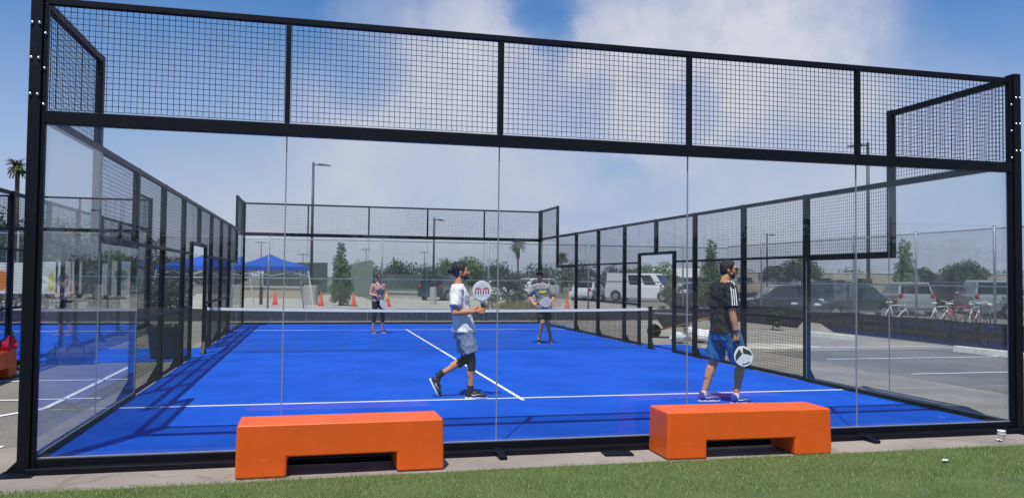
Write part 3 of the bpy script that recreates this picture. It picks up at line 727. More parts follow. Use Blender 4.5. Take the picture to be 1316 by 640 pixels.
def racket(loc, xdir, ndir, label, face, logo, s=1., holes=True):
    x = nrm(xdir); z = V(ndir); z = (z-x*z.dot(x)).normalized(); y = z.cross(x)
    root = empty('padel_racket', loc, 0, label, 'racket', 'padel rackets'); root.rotation_mode = 'QUATERNION'
    root.rotation_quaternion = M((x, y, z)).transposed().to_quaternion()
    b = MB(); b.tube([(-.075, 0, 0), (-.07, 0, 0), (.07, 0, 0), (.085, 0, 0)], [.013, .0165, .0155, .013], 10); b.build('grip', 'grip_black', root, smooth=True)
    def out(a):          # teardrop outline of the head
        c_, s_ = math.cos(a), math.sin(a); rx = .135; ry = .128
        t = 1-.18*max(0, -c_)**2
        return (.235+rx*c_, ry*s_*t)
    n = 40; ring = [out(2*math.pi*k/n) for k in range(n)]
    b = MB(); b.prism(ring, 'z', -.019, .019); b.build('head', face, root, bevel=.007, bseg=3, recalc=True)
    b = MB(); ro = [(.235+(p[0]-.235)*1.012, p[1]*1.012) for p in ring]; 
    vs_ = [(p[0], p[1], -.010) for p in ro]+[(p[0], p[1], .010) for p in ro]; nn = len(ro)
    b.add(vs_, [tuple(range(nn))[::-1], tuple(range(nn, 2*nn))]+[(i, (i+1) % nn, nn+(i+1) % nn, nn+i) for i in range(nn)]); b.build('edge_guard', 'racket_black' if face != 'racket_white' or logo == 'dark' else 'racket_white', root)
    for sy in (-1, 1):
        b = MB(); b.tube([(.075, sy*.006, 0), (.10, sy*.028, 0), (.128, sy*.050, 0)], [.013, .013, .014], 8); b.build('throat', face if logo != 'dark' else 'racket_black', root, smooth=True)
    for sz in (-1, 1):
        b = MB(); zz = sz*.0205
        for i in range(-3, 4):
            for j in range(-3, 4):
                px_, py_ = .245+i*.026+(.013 if j % 2 else 0), j*.026
                if ((px_-.235)/.10)**2+(py_/.092)**2 < 1 and not (logo == 'red' and abs(px_-.235) < .05): b.lathe([(.0045, 0), (.0045, .0012)], (px_, py_, zz-.0006), 8)
        if b.v: b.build('holes', 'racket_black', root)
    for sz in (-1, 1):
        zz = sz*.0195; b = MB()
        if logo == 'red':        # two red letters m m, upright when the handle points down
            for ox in (-.052, .052):
                for leg in (-.034, 0, .034): b.tube([(.20, (ox+leg), zz), (.262, (ox+leg), zz)], .0075, 6)
                for leg in (-.017, .017):
                    b.tube([(.262, (ox+leg-.017), zz), (.275, ox+leg-.009, zz), (.275, ox+leg+.009, zz), (.262, ox+leg+.017, zz)], .0065, 6)
            b.build('lettering', 'racket_red', root, smooth=True)
        elif logo == 'dark':
            for sy in (-1, 1):
                b.add([(.125, sy*.025, zz), (.20, sy*.106, zz), (.262, sy*.116, zz), (.20, sy*.008, zz), (.125, sy*.025, zz+sz*.0014), (.20, sy*.106, zz+sz*.0014), (.262, sy*.116, zz+sz*.0014), (.20, sy*.008, zz+sz*.0014)], [(0, 1, 2, 3), (4, 5, 6, 7), (0, 1, 5, 4), (1, 2, 6, 5), (2, 3, 7, 6), (3, 0, 4, 7)])
            b.build('dark_marking', 'racket_green', root, recalc=True)
            b = MB(); b.tube([(.325, -.055, zz), (.335, 0, zz), (.325, .055, zz)], .006, 6); b.build('dark_band', 'racket_black', root, smooth=True)
    # wrist cord loop
    b = MB(); b.tube([(-.075, 0, 0), (-.11, .02, 0), (-.15, .012, 0), (-.15, -.012, 0), (-.11, -.02, 0), (-.076, 0, .0)], .0025, 6); b.build('wrist_cord', 'grip_black', root, smooth=True)
    return root
def to_world(root, p): return root.matrix_world @ V(p) if False else M.Translation(root.location) @ Euler(root.rotation_euler).to_matrix().to_4x4() @ V(p)
def rot_world(root, d): return Euler(root.rotation_euler).to_matrix() @ V(d)

# --- man in the white T-shirt, walking to the right
def man_white():
    a = -YAW+.06
    root = empty('person', (-.74, 3.14, .004), a, 'man in white T-shirt and grey shorts walking along the service line', 'person')
    b = MB(); pel, wst, chs, nck = (-.02, 0, .97), (-.04, 0, 1.10), (-.075, 0, 1.31), (-.10, 0, 1.52)
    torso_body(b, pel, wst, chs, nck, hy=.155, sy=.17)
    hR, kR, aR = (.0, -.09, .93), (.095, -.10, .50), (.085, -.10, .10)
    hL, kL, aL = (-.03, .09, .93), (.02, .09, .51), (-.35, .09, .285)
    leg_body(b, hR, kR, aR); leg_body(b, hL, kL, aL)
    b.cap(aR, (.17, -.10, .045), .030, .024); b.cap(aL, (-.375, .09, .13), .030, .024)
    sR, eR, wR = (-.10, -.185, 1.45), (-.135, -.235, 1.15), (.16, -.165, 1.165)
    sL, eL, wL = (-.08, .185, 1.45), (-.03, .23, 1.15), (.20, .03, 1.20)
    arm_body(b, sR, eR, wR); arm_body(b, sL, eL, wL)
    b.cap(nck, (-.08, 0, 1.60), .058, .054)
    gp_, t, n = hand(b, V(wR), (.95, .1, .12), (.22, 0, .97), -1, 1.15)
    hand(b, V(wL), (.75, -.55, .35), (.2, 0, .95), 1, .55)
    P, rt = head_parts(root, (-.062, 0, 1.70), -.02, .05, 'skin', b)
    b.blob('body', 'skin_tan', root, .0065, 4)
    hair_cap(root, P, rt, 'hair_black', bun=(-.145, 0, .01)); beard(root, P, rt, 'hair_black'); eyes(root, P, rt); brows(root, P, rt, 'hair_black'); mouth(root, P, rt)
    # T-shirt
    b = MB(); b.loft([(-.02, 0, .885, .158, .200), (-.025, 0, .98, .146, .188), (-.045, 0, 1.12, .127, .168), (-.08, 0, 1.26, .136, .182), (-.082, 0, 1.37, .134, .195), (-.095, 0, 1.455, .108, .180), (-.10, 0, 1.505, .080, .110), (-.10, 0, 1.525, .070, .082)])
    cone(b, (-.10, -.155, 1.455), (-.138, -.226, 1.235), .078, .080); cone(b, (-.09, .155, 1.455), (-.05, .222, 1.235), .078, .080)
    b.ell((-.10, -.165, 1.455), .075); b.ell((-.09, .165, 1.455), .075)
    b.blob('t_shirt', 'cloth_white', root, .008, 4, fold=0.013)
    # grey shorts over black leggings
    b = MB(); b.loft([(-.015, 0, .79, .135, .178), (-.015, 0, .90, .142, .182), (-.025, 0, .97, .125, .165)]); cone(b, (.0, -.085, .90), (.075, -.10, .605), .108, .108); cone(b, (-.02, .085, .90), (.005, .09, .605), .108, .106)
    b.blob('shorts', 'cloth_greyblue', root, .008, 4, fold=0.012)
    b = MB(); cone(b, (.02, -.093, .80), (.093, -.10, .50), .085, .062); cone(b, (.093, -.10, .50), (.088, -.10, .37), .062, .058); b.ell((.093, -.10, .50), .061)
    cone(b, (-.01, .09, .80), (.02, .09, .51), .085, .062); cone(b, (.02, .09, .51), (-.10, .09, .43), .062, .060); b.ell((.02, .09, .51), .061)
    b.blob('leggings', 'cloth_black', root, .008, 3)
    b = MB(); cone(b, (.084, -.10, .175), (.084, -.10, .08), .043, .046); b.blob('sock', 'cloth_black', root, .007, 2)
    b = MB(); cone(b, (-.285, .09, .335), (-.37, .09, .265), .045, .046); b.blob('sock', 'cloth_black', root, .007, 2)
    make_shoe(root, (.015, -.10, 0), (.305, -.10, .004), 'shoe_black', 'stripe_white'); make_shoe(root, (-.475, .09, .235), (-.352, .09, -.005), 'shoe_black', 'stripe_white')
    # wrist bands
    for w_, e_ in ((wR, eR), (wL, eL)):
        b = MB(); d = (V(e_)-V(w_)).normalized(); b.tube([V(w_)+d*.02, V(w_)+d*.035], .034, 12); b.build('wristband', 'racket_red', root, smooth=True)
    g = to_world(root, gp_); racket(g+rot_world(root, t)*.03, rot_world(root, t)+V((.08, 0, .12)), rot_world(root, (.05, -1, .05)), 'white padel racket with red letters held up by man in white', 'racket_white', 'red')
man_white()

# --- man in the black shirt, standing by the near glass
def man_black():
    root = empty('person', (2.60, 2.14, .004), -YAW+.10, 'man in black shirt and blue shorts standing behind the right orange bench', 'person'); root.scale = (1.035,)*3
    b = MB(); pel, wst, chs, nck = (-.02, 0, .96), (-.025, 0, 1.10), (-.03, 0, 1.31), (-.01, 0, 1.53)
    torso_body(b, pel, wst, chs, nck, hy=.17, sy=.19, dep=.12)
    hR, kR, aR = (.02, -.10, .92), (.165, -.11, .49), (.10, -.11, .10)
    hL, kL, aL = (-.04, .10, .92), (-.12, .10, .50), (-.25, .10, .10)
    leg_body(b, hR, kR, aR, 1.08); leg_body(b, hL, kL, aL, 1.08)
    b.cap(aR, (.20, -.115, .045), .030, .024); b.cap(aL, (-.16, .095, .045), .030, .024)
    sR, eR, wR = (.0, -.205, 1.46), (-.015, -.275, 1.17), (.035, -.275, .905)
    sL, eL, wL = (-.03, .205, 1.46), (-.05, .275, 1.17), (.05, .27, .92)
    arm_body(b, sR, eR, wR, 1.12); arm_body(b, sL, eL, wL, 1.1)
    b.cap(nck, (.02, 0, 1.62), .064, .058)
    gp_, t, n = hand(b, V(wR), (.10, .02, -1), (.95, .05, -.05), -1, 1.1)
    hand(b, V(wL), (.15, 0, -1), (1, -.2, 0), 1, .35)
    P, rt = head_parts(root, (.045, 0, 1.70), -.32, .02, 'skin', b)
    b.blob('body', 'skin', root, .0065, 4)
    hair_cap(root, P, rt, 'hair_black', th=.008); beard(root, P, rt, 'hair_brown'); sunglasses(root, P, rt); mouth(root, P, rt)
    b = MB(); b.loft([(-.02, 0, .885, .165, .205), (-.02, 0, .97, .160, .205), (-.03, 0, 1.12, .152, .195), (-.035, 0, 1.27, .158, .207), (-.03, 0, 1.38, .150, .215), (-.02, 0, 1.465, .120, .195), (-.01, 0, 1.515, .088, .12), (-.008, 0, 1.535, .076, .088)])
    cone(b, (-.005, -.175, 1.465), (-.014, -.268, 1.215), .088, .086); cone(b, (-.03, .175, 1.465), (-.048, .268, 1.215), .088, .086); b.ell((0, -.18, 1.465), .085); b.ell((-.03, .18, 1.465), .085)
    sh = b.blob('shirt', 'cloth_black', root, .008, 4, fold=0.014)
    # three white stripes down the sleeve
    b = MB()
    for k in (-1, 0, 1):
        pts = [(-.004+k*.026+.002, -.14-.0, 1.556), (.0+k*.026, -.219, 1.530), (-.004+k*.027, -.288, 1.424), (-.008+k*.028, -.326, 1.312), (-.012+k*.028, -.349, 1.25)]
        for i in range(4): b.bar(pts[i], pts[i+1], .016, .010, up=V((1, 0, 0)))
    b.build('sleeve_stripes', 'stripe_white', sh)
    b = MB(); b.loft([(-.02, 0, .80, .15, .185), (-.02, 0, .92, .15, .188), (-.02, 0, .98, .135, .18)]); cone(b, (.02, -.095, .90), (.155, -.112, .545), .125, .122); cone(b, (-.04, .095, .90), (-.105, .10, .545), .125, .122)
    s_ = b.blob('shorts', 'cloth_blue', root, .008, 4, fold=0.013)
    b = MB()
    pts = [(.03, -.222, .89), (.085, -.232, .72), (.145, -.2375, .56)]
    for i in range(2): b.bar(pts[i], pts[i+1], .03, .008, up=V((0, 1, 0)))
    b.build('side_stripe', 'stripe_cyan', s_)
    for x, y in ((.10, -.11), (-.25, .10)):
        b = MB(); cone(b, (x, y, .135), (x, y, .07), .043, .043); b.blob('sock', 'cloth_white', root, .007, 2)
    make_shoe(root, (.03, -.11, 0), (.315, -.12, .004), 'shoe_blue', 'stripe_white'); make_shoe(root, (-.32, .10, 0), (-.035, .09, .004), 'shoe_blue', 'stripe_white')
    b = MB(); d = (V(eR)-V(wR)).normalized(); b.tube([V(wR)+d*.015, V(wR)+d*.04], .036, 12); b.build('wristband', 'cloth_black', root, smooth=True)
    g = to_world(root, V(gp_)*1.035)
    racket(g+rot_world(root, t)*.02, rot_world(root, (.33, -.10, -1.0)), rot_world(root, (.0, -1, .1)), 'white padel racket with dark markings hanging from black-shirted man’s hand'.replace('’', "'"), 'racket_white', 'dark')
man_black()

# --- man in the grey T-shirt beyond the net, facing the camera
def man_grey():
    a = math.atan2(CAM.y-11.7, CAM.x-2.75)
    root = empty('person', (2.78, 11.7, .004), a, 'man in grey T-shirt with yellow print and black shorts beyond the net', 'person')
    b = MB(); pel, wst, chs, nck = (-.02, .04, .95), (.0, .02, 1.09), (.03, -.01, 1.29), (.06, -.04, 1.50)
    torso_body(b, pel, wst, chs, nck, hy=.165, sy=.185)
    hR, kR, aR = (0, -.06, .91), (.14, .0, .52), (.02, -.07, .10)
    hL, kL, aL = (-.02, .12, .91), (.02, .13, .49), (-.16, .22, .12)
    leg_body(b, hR, kR, aR); leg_body(b, hL, kL, aL); b.cap(aR, (.12, -.07, .045), .030, .024); b.cap(aL, (-.07, .235, .045), .030, .024)
    sR, eR, wR = (.05, -.20, 1.375), (.0, -.33, 1.14), (.20, -.22, 1.0)
    sL, eL, wL = (.05, .14, 1.375), (.02, .28, 1.15), (.22, .22, 1.02)
    arm_body(b, sR, eR, wR); arm_body(b, sL, eL, wL); b.cap(nck, (.08, -.06, 1.59), .058, .054)
    gp_, t, n = hand(b, V(wR), (.6, .35, -.25), (.3, .9, .25), -1, 1.1); hand(b, V(wL), (.5, -.6, -.1), (.3, -.3, .9), 1, .7)
    P, rt = head_parts(root, (.10, -.075, 1.665), -.05, .10, 'skin', b)
    b.blob('body', 'skin_tan', root, .0075, 3)
    hair_cap(root, P, rt, 'hair_black'); sunglasses(root, P, rt); mouth(root, P, rt)
    b = MB(); b.ell(P(-.012, 0, .060), (.106, .088, .070), rt); b.ell(P(.085, 0, .072), (.045, .058, .007), rt); b.blob('cap', 'cloth_black', root, .006, 2)
    b = MB(); b.loft([(-.01, .04, .85, .175, .215), (0, .03, .96, .16, .20), (.01, .02, 1.1, .138, .182), (.03, -.01, 1.26, .142, .20), (.045, -.02, 1.36, .138, .212), (.055, -.03, 1.44, .11, .195), (.06, -.04, 1.49, .085, .11), (.06, -.04, 1.505, .075, .085)])
    cone(b, (.05, -.175, 1.405), (.012, -.312, 1.20), .070, .082); cone(b, (.05, .115, 1.405), (.025, .262, 1.20), .070, .082); b.ell((.05, -.19, 1.395), .077); b.ell((.05, .13, 1.395), .077)
    sh = b.blob('t_shirt', 'cloth_grey', root, .009, 3, fold=0.013)
    b = MB(); n_ = 14
    ring = [(.0+.085*math.cos(2*math.pi*k/n_)*(1+.25*(k % 2)), 1.28+.035*math.sin(2*math.pi*k/n_)*(1+.3*((k+1) % 2))) for k in range(n_)]
    b.prism(ring, 'x', .158, .174); b.build('chest_print', 'print_yellow', sh)
    b = MB(); b.loft([(-.02, .03, .79, .135, .175), (-.02, .03, .91, .137, .178), (-.02, .04, .96, .125, .168)]); cone(b, (.0, -.055, .89), (.10, -.02, .60), .108, .108); cone(b, (-.02, .115, .89), (.01, .128, .58), .106, .106)
    b.blob('shorts', 'cloth_black', root, .009, 3, fold=0.01)
    for x, y in ((.02, -.07), (-.16, .22)):
        b = MB(); cone(b, (x, y, .14), (x, y, .09), .038, .04); b.blob('sock', 'cloth_white', root, .008, 2)
    make_shoe(root, (-.06, -.07, 0), (.235, -.075, .004), 'shoe_black'); make_shoe(root, (-.23, .21, .02), (.05, .25, .004), 'shoe_black')
    g = to_world(root, gp_); racket(g+rot_world(root, t)*.03, rot_world(root, (.12, .95, .22)), rot_world(root, (1, -.1, .1)), 'pale padel racket held in front by man in grey T-shirt', 'racket_grey', 'plain')
man_grey()

# --- woman beyond the net
def woman():
    px_, py_ = -.98, 15.6; a = math.atan2(CAM.y-py_, CAM.x-px_)+R(28)
    root = empty('person', (px_, py_, .004), a, 'woman in sleeveless top and black leggings standing near the far wall', 'person'); root.scale = (.985,)*3
    b = MB(); pel, wst, chs, nck = (-.02, 0, .95), (.0, 0, 1.10), (.01, 0, 1.28), (.0, 0, 1.46)
    b.loft([(-.02, 0, .85, .095, .15), (-.02, 0, .95, .12, .178), (0, 0, 1.08, .098, .138), (.01, 0, 1.22, .11, .150), (.015, 0, 1.30, .118, .155), (.0, 0, 1.39, .09, .15), (0, 0, 1.45, .05, .075)])
    for y in (-1, 1): b.ell((.09, y*.065, 1.26), (.06, .06, .06))
    hR, kR, aR = (0, -.09, .91), (.05, -.13, .50), (-.01, -.15, .09); hL, kL, aL = (0, .09, .91), (.05, .13, .50), (-.01, .16, .09)
    leg_body(b, hR, kR, aR); leg_body(b, hL, kL, aL); b.cap(aR, (.11, -.16, .04), .03, .028); b.cap(aL, (.11, .17, .04), .03, .028)
    sR, eR, wR = (0, -.175, 1.38), (-.03, -.24, 1.12), (.18, -.10, 1.07); sL, eL, wL = (0, .175, 1.38), (-.02, .25, 1.13), (.19, .20, 1.03)
    arm_body(b, sR, eR, wR, .86); arm_body(b, sL, eL, wL, .86); b.cap(nck, (.02, 0, 1.55), .05, .047)
    gp_, t, n = hand(b, V(wR), (.8, .4, -.1), (.4, .3, -.8), -1, 1.1, .92); hand(b, V(wL), (.8, -.2, -.1), (.2, -.9, .4), 1, .8, .92)
    P, rt = head_parts(root, (.035, 0, 1.612), -.35, .04, 'skin', b, .95)
    b.blob('body', 'skin_pale', root, .0075, 3)
    hair_cap(root, P, rt, 'hair_brown', .95, bun=(-.135, 0, .0)); sunglasses(root, P, rt, .95); mouth(root, P, rt, .95)
    b = MB(); b.ell(P(-.006, 0, .058), (.102, .084, .016), rt); b.blob('headband', 'headband', root, .006, 2)
    b = MB(); b.loft([(-.015, 0, .92, .152, .205), (0, 0, 1.08, .118, .158), (.015, 0, 1.22, .128, .163), (.02, 0, 1.31, .132, .165), (.0, 0, 1.37, .105, .130), (0, 0, 1.40, .085, .105)])
    for y in (-1, 1): b.ell((.095, y*.065, 1.26), (.066, .066, .066)); b.cap((.07, y*.085, 1.33), (.045, y*.095, 1.42), .035, .026); b.cap((.045, y*.095, 1.42), (-.06, y*.09, 1.38), .028, .03)
    b.blob('tank_top', 'cloth_pinkgrey', root, .008, 3, fold=0.007)
    b = MB(); b.loft([(-.02, 0, .80, .12, .165), (-.02, 0, .92, .132, .186), (-.01, 0, .99, .118, .165)]); cone(b, (0, -.09, .88), (.05, -.13, .5), .10, .068); cone(b, (0, .09, .88), (.05, .13, .5), .10, .068)
    cone(b, (.05, -.13, .5), (.015, -.14, .32), .066, .06); cone(b, (.05, .13, .5), (.015, .145, .32), .066, .06); b.ell((.05, -.13, .5), .066); b.ell((.05, .13, .5), .066)
    b.blob('leggings', 'cloth_black', root, .009, 3)
    make_shoe(root, (-.075, -.15, 0), (.18, -.165, .004), 'shoe_pink', wide=.92); make_shoe(root, (-.075, .16, 0), (.18, .175, .004), 'shoe_pink', wide=.92)
    g = to_world(root, V(gp_)*.985); racket(g+rot_world(root, t)*.03, rot_world(root, (.3, .38, -.85)), rot_world(root, (1, .2, .35)), 'pale padel racket held low by woman in sleeveless top', 'racket_grey', 'plain')
woman()

# ------------------------------------------------------------------ chain-link fences
def chain_fence(name, p0, p1, H, label, spacing=3., post0=0., screen=.62):
    p0, p1 = V((*p0, GZ)), V((*p1, GZ)); d = (p1-p0); Ln = d.length; d.normalize(); n = d.cross(V((0, 0, 1)))
    root = empty(name, p0, 0, label, 'fence')
    k = int((Ln-post0)/spacing)+1
    for i in range(k):
        p = p0+d*(post0+i*spacing); b = MB(); b.tube([p, p+V((0, 0, H+.05))], .034, 10); b.lathe([(.038, 0), (.03, .03), (.008, .05)], p+V((0, 0, H+.05)), 10); b.build('post', 'galvanised', root, True, smooth=True)
    for z in (H, H*.52):
        b = MB(); b.tube([p0+V((0, 0, z)), p1+V((0, 0, z))], .021, 8); b.build('rail', 'galvanised', root, True, smooth=True)
    b = MB(); o = p0+n*.045; pitch = .075; hh = H-.05
    m_ = int((Ln+hh)/pitch)
    for i in range(m_):
        for sg in (1, -1):
            s0 = i*pitch-hh if sg == 1 else i*pitch; z0, z1 = .05, H; s1 = s0+sg*hh
            a0, a1 = (s0, z0), (s1, z1)
            def clip(a, c):
                (sa, za), (sb, zb) = a, c
                if sa > sb: (sa, za), (sb, zb) = (sb, zb), (sa, za)
                if sb <= 0 or sa >= Ln: return None
                if sa < 0: za += (zb-za)*(-sa)/(sb-sa); sa = 0
                if sb > Ln: zb = za+(zb-za)*(Ln-sa)/(sb-sa); sb = Ln
                return (sa, za), (sb, zb)
            q_ = clip(a0, a1)
            if not q_: continue
            (sa, za), (sb, zb) = q_
            b.bar(o+d*sa+V((0, 0, za))+n*sg*.003, o+d*sb+V((0, 0, zb))+n*sg*.003, .0042, cap=False, up=n)
    b.build('chain_link_mesh', 'chain_wire', root, True)
    if screen:
        b = MB(); kk = int(Ln/.5); r = random.Random(4); top = [GZ+screen+r.uniform(-.015, .015) for _ in range(kk+1)]; wv = [r.uniform(-.012, .012) for _ in range(kk+1)]
        q0 = p0+n*.09
        for i in range(kk):
            a_, c_ = q0+d*(Ln*i/kk)+n*wv[i], q0+d*(Ln*(i+1)/kk)+n*wv[i+1]
            b.hexa([(a_.x, a_.y, GZ+.02), (c_.x, c_.y, GZ+.02), (c_.x+n.x*.012, c_.y+n.y*.012, GZ+.02), (a_.x+n.x*.012, a_.y+n.y*.012, GZ+.02)],
                   [(a_.x, a_.y, top[i]), (c_.x, c_.y, top[i+1]), (c_.x+n.x*.012, c_.y+n.y*.012, top[i+1]), (a_.x+n.x*.012, a_.y+n.y*.012, top[i])])
        b.build('windscreen', 'screen_dark', root, True)
    return root
chain_fence('chain_link_fence', (-24, 23), (14, 23), 3.0, 'galvanised chain link fence with dark lower screen behind the far glass wall', 4.1, 3.2, .45)
chain_fence('chain_link_fence', (14, 22.9), (14, -4), 3.06, 'galvanised chain link fence with dark lower screen beside the parked cars', 2.75, 2.6, .66)

# ------------------------------------------------------------------ vegetation
def leaves(b, blobs, n, size, seed, squash=1.):
    r = random.Random(seed); tot = sum(q[1]**2 for q in blobs)
    for (c, rad) in blobs:
        c = V(c)
        for _ in range(int(n*rad**2/tot)):
            d = V((r.gauss(0, 1), r.gauss(0, 1), r.gauss(0, 1))).normalized()
            p = c+V((d.x, d.y, d.z*squash))*rad*(r.random()**.4)
            nn = (d+V((r.gauss(0, 1), r.gauss(0, 1), r.gauss(0, 1)+.4))*.7).normalized(); t = nn.cross(V((r.gauss(0, 1), r.gauss(0, 1), r.gauss(0, 1)))).normalized()
            L_ = size*r.uniform(.6, 1.3); b.leaf(p, nn, t, L_, L_*r.uniform(.4, .65))
def tree(loc, h, w, leaf, label, seed, style='round', group=None, n=2200, size=.22, name='tree', cat='tree'):
    r = random.Random(seed); root = empty(name, loc, 0, label, cat, group)
    blobs = []; th = h*.32
    if style == 'cone':
        for k in range(60):
            t = (k+r.random())/60; rr = w*.5*(1-.80*t**1.5)*(.8 if t < .08 else 1)*r.uniform(.8, 1.12); a = k*2.4+r.uniform(-.5, .5); q_ = r.uniform(.25, .75)
            blobs.append(((math.cos(a)*rr*q_, math.sin(a)*rr*q_, h*.07+h*.90*t), max(.13, rr*.42)))
        trunk_top = h*.9
    else:
        for k in range(14):
            a = r.uniform(0, 6.28); q_ = r.random()**.5*w*.36; zz = h*(.48+.34*r.random())-q_*.25
            blobs.append(((math.cos(a)*q_, math.sin(a)*q_, zz), w*r.uniform(.13, .22)))
        if style == 'low': 
            for k in range(8):
                a = r.uniform(0, 6.28); blobs.append(((math.cos(a)*w*.33, math.sin(a)*w*.33, h*r.uniform(.15, .4)), w*r.uniform(.14, .2)))
        trunk_top = h*.6
    b = MB(); b.tube([(0, 0, 0), (w*.01, 0, trunk_top*.5), (0, w*.01, trunk_top)], [h*.028, h*.02, h*.008], 8)
    for c_, rr in blobs[:9]:
        z0 = trunk_top*r.uniform(.35, .8); b.tube([(0, 0, z0), (c_[0]*.5, c_[1]*.5, z0+(c_[2]-z0)*.6), c_], [h*.012, h*.008, h*.003], 6)
    b.build('trunk', 'bark', root, smooth=True)
    b = MB(); leaves(b, blobs, n, size, seed+1, .85); b.build('crown', leaf, root)
    return root
tree(at(438, 45), 3.6, 1.75, 'leaf_mid', 'slim cone shaped green tree beyond the far wall beside orange cones', 1, 'cone', n=5200, size=.13)
tree(at(914, 44), 3.95, 2.3, 'leaf_mid', 'cone shaped green tree behind the mesh left of the black-shirted man', 2, 'cone', n=5200, size=.14)
tree(at(1163, 44), 4.1, 2.3, 'leaf_mid', 'cone shaped green tree standing behind the chain link fence', 3, 'cone', n=5200, size=.15)
tree(at(588, 125), 4.9, 9.0, 'leaf_mid', 'broad dome shaped tree behind the head of the man in white', 4, 'low', n=5000, size=.45)
tree(at(862, 34), 1.75, 1.2, 'leaf_pale', 'pale loose shrub in front of the white van', 5, 'low', n=2600, size=.10, name='shrub', cat='shrub')
tree(at(652, 44), 2.3, 2.3, 'leaf_grey', 'bushy grey green shrub before the white cars beyond the net', 6, 'low', n=3600, size=.13, name='shrub', cat='shrub')
tree(at(1030, 110), 5.8, 6.5, 'leaf_dark', 'dark rounded tree behind the dark cars, directly right of the smaller one', 8, 'round', n=3600, size=.36)
tree(at(993, 118), 4.6, 5., 'leaf_dark', 'small dark rounded tree behind the thin lamp post and dark cars', 9, 'round', n=3000, size=.34)
tree(at(1240, 105), 4.9, 7.0, 'leaf_dark', 'broad dark tree over the beige building at far right', 10, 'low', n=4200, size=.36)
tree(at(1190, 120), 4.4, 4.5, 'leaf_dark', 'low dark tree over the beige building beside the cone shaped tree', 12, 'round', n=2600, size=.34)
tree(at(838, 85), 3.9, 5.5, 'leaf_mid', 'leafy tree rising behind the white van', 13, 'low', n=3600, size=.26)
tree(at(400, 60), 1.7, 2.0, 'leaf_pale', 'pale green bush beside the concrete base of the tall lamp', 14, 'low', n=2200, size=.13, name='shrub', cat='shrub')
r = random.Random(21)
for i, (u, d, h, w_) in enumerate([(-70, 52, 6.6, 8), (-10, 50, 6.1, 7), (44, 56, 6.4, 8), (108, 60, 6.2, 8), (168, 66, 5.6, 8)]):
    tree(at(u, d), h, w_, 'leaf_dark', 'dark bushy tree in the row behind the neighbouring court at left', 30+i, 'low', 'dark trees behind the neighbouring court', 4200, .26)
for i, (u, d, h, w_) in enumerate([(225, 110, 4.9, 9), (285, 130, 4.6, 9), (462, 150, 4.6, 9), (508, 150, 5.2, 9), (548, 155, 4.7, 9), (640, 150, 4.9, 9), (690, 150, 4.6, 10), (745, 140, 4.8, 9), (795, 150, 4.6, 9), (890, 150, 4.4, 9), (945, 160, 4.6, 9), (1100, 165, 4.8, 10), (1300, 165, 4.8, 9)]):
    tree(at(u, d), h, w_, 'leaf_dark' if i % 2 else 'leaf_grey', 'hazy low tree in the far tree line on the horizon', 50+i, 'low', 'trees of the far tree line', 1800, .5)
b = MB(); r = random.Random(99)
leaves(b, [((-40+1.5*k+r.uniform(-.5, .5), -38+r.uniform(-1.5, 1.5), r.uniform(.6, 3.4)), r.uniform(1.4, 2.3)) for k in range(56)], 42000, .42, 98)  # unseen tree belt, added so the lower glass reflects something darker
tag(b.build('treeline', 'leaf_dark'), 'belt of dark trees across the lawn, mirrored faintly in the glass wall', 'trees', kind='stuff')
e = empty('hedge', at(90, 34), -YAW, 'long dark hedge behind the banners on the far fence', 'hedge')
b = MB(); r = random.Random(6); leaves(b, [((-5.5+.42*k, r.uniform(-.2, .2), r.uniform(.4, 1.5)), r.uniform(.55, .75)) for k in range(25)], 9000, .16, 61); b.build('foliage', 'leaf_dark', e)
b = MB()
for k in range(9): b.tube([(-5+1.2*k, 0, 0), (-5+1.2*k+.05, .04, .7), (-5+1.2*k, 0, 1.3)], [.05, .035, .012], 6)
b.build('stem', 'bark', e)
b = MB(); r = random.Random(5); c0 = at(668, 42)
for _ in range(1500):
    x, y = c0.x+r.gauss(0, .7), c0.y+r.gauss(0, .35); h = r.uniform(.2, .55); a = r.uniform(0, 6.28); b.leaf(V((x, y, GZ+h*.5)), V((math.cos(a), math.sin(a), .1)), V((r.gauss(0, .3), r.gauss(0, .3), 1)).normalized(), h, .03)
tag(b.build('dry_grass', 'leaf_dry'), 'yellowish dry grass at the foot of the shrub beyond the net', 'grass', kind='stuff')
def palm(loc, h, cr, label, seed, skirt=False):
    r = random.Random(seed); root = empty('palm_tree', loc, 0, label, 'palm tree')
    b = MB(); b.tube([(0, 0, 0), (.05, 0, h*.5), (0, 0, h)], [h*.028, h*.02, h*.017], 8); b.build('trunk', 'bark', root, smooth=True)
    def frond(b, a, el, ln, wd):
        p = V((0, 0, h)); d = V((math.cos(a)*math.cos(el), math.sin(a)*math.cos(el), math.sin(el))); n = 9
        for k in range(n):
            d = (d+V((0, 0, -.17))).normalized(); q_ = p+d*ln/n; sd = d.cross(V((0, 0, 1))).normalized(); up = sd.cross(d)
            for s_ in (-1, 1):
                for jj in range(2): b.leaf(p+(q_-p)*(.25+.5*jj)+sd*s_*wd*.4, up, (sd*s_+d*.6+V((0, 0, -.25))).normalized(), wd*(1.1-.5*k/n), wd*.22)
            p = q_
    b = MB()
    for k in range(34): frond(b, r.uniform(0, 6.28), r.uniform(-.5, 1.35), cr*r.uniform(.8, 1.1), cr*.34)
    b.build('fronds', 'palm_green', root)
    b = MB()
    for k in range(26 if skirt else 9): frond(b, r.uniform(0, 6.28), r.uniform(-1.45, -.9), cr*(1.4 if skirt else .7)*r.uniform(.7, 1.1), cr*.2)
    b.build('dead_fronds', 'palm_dead', root)
palm(at(18, 70), 10.75, 1.1, 'tall fan palm rising behind the left corner post', 1)
palm(at(665, 82), 4.9, 1.0, 'palm with hanging skirt of dead fronds behind the net', 2, True)
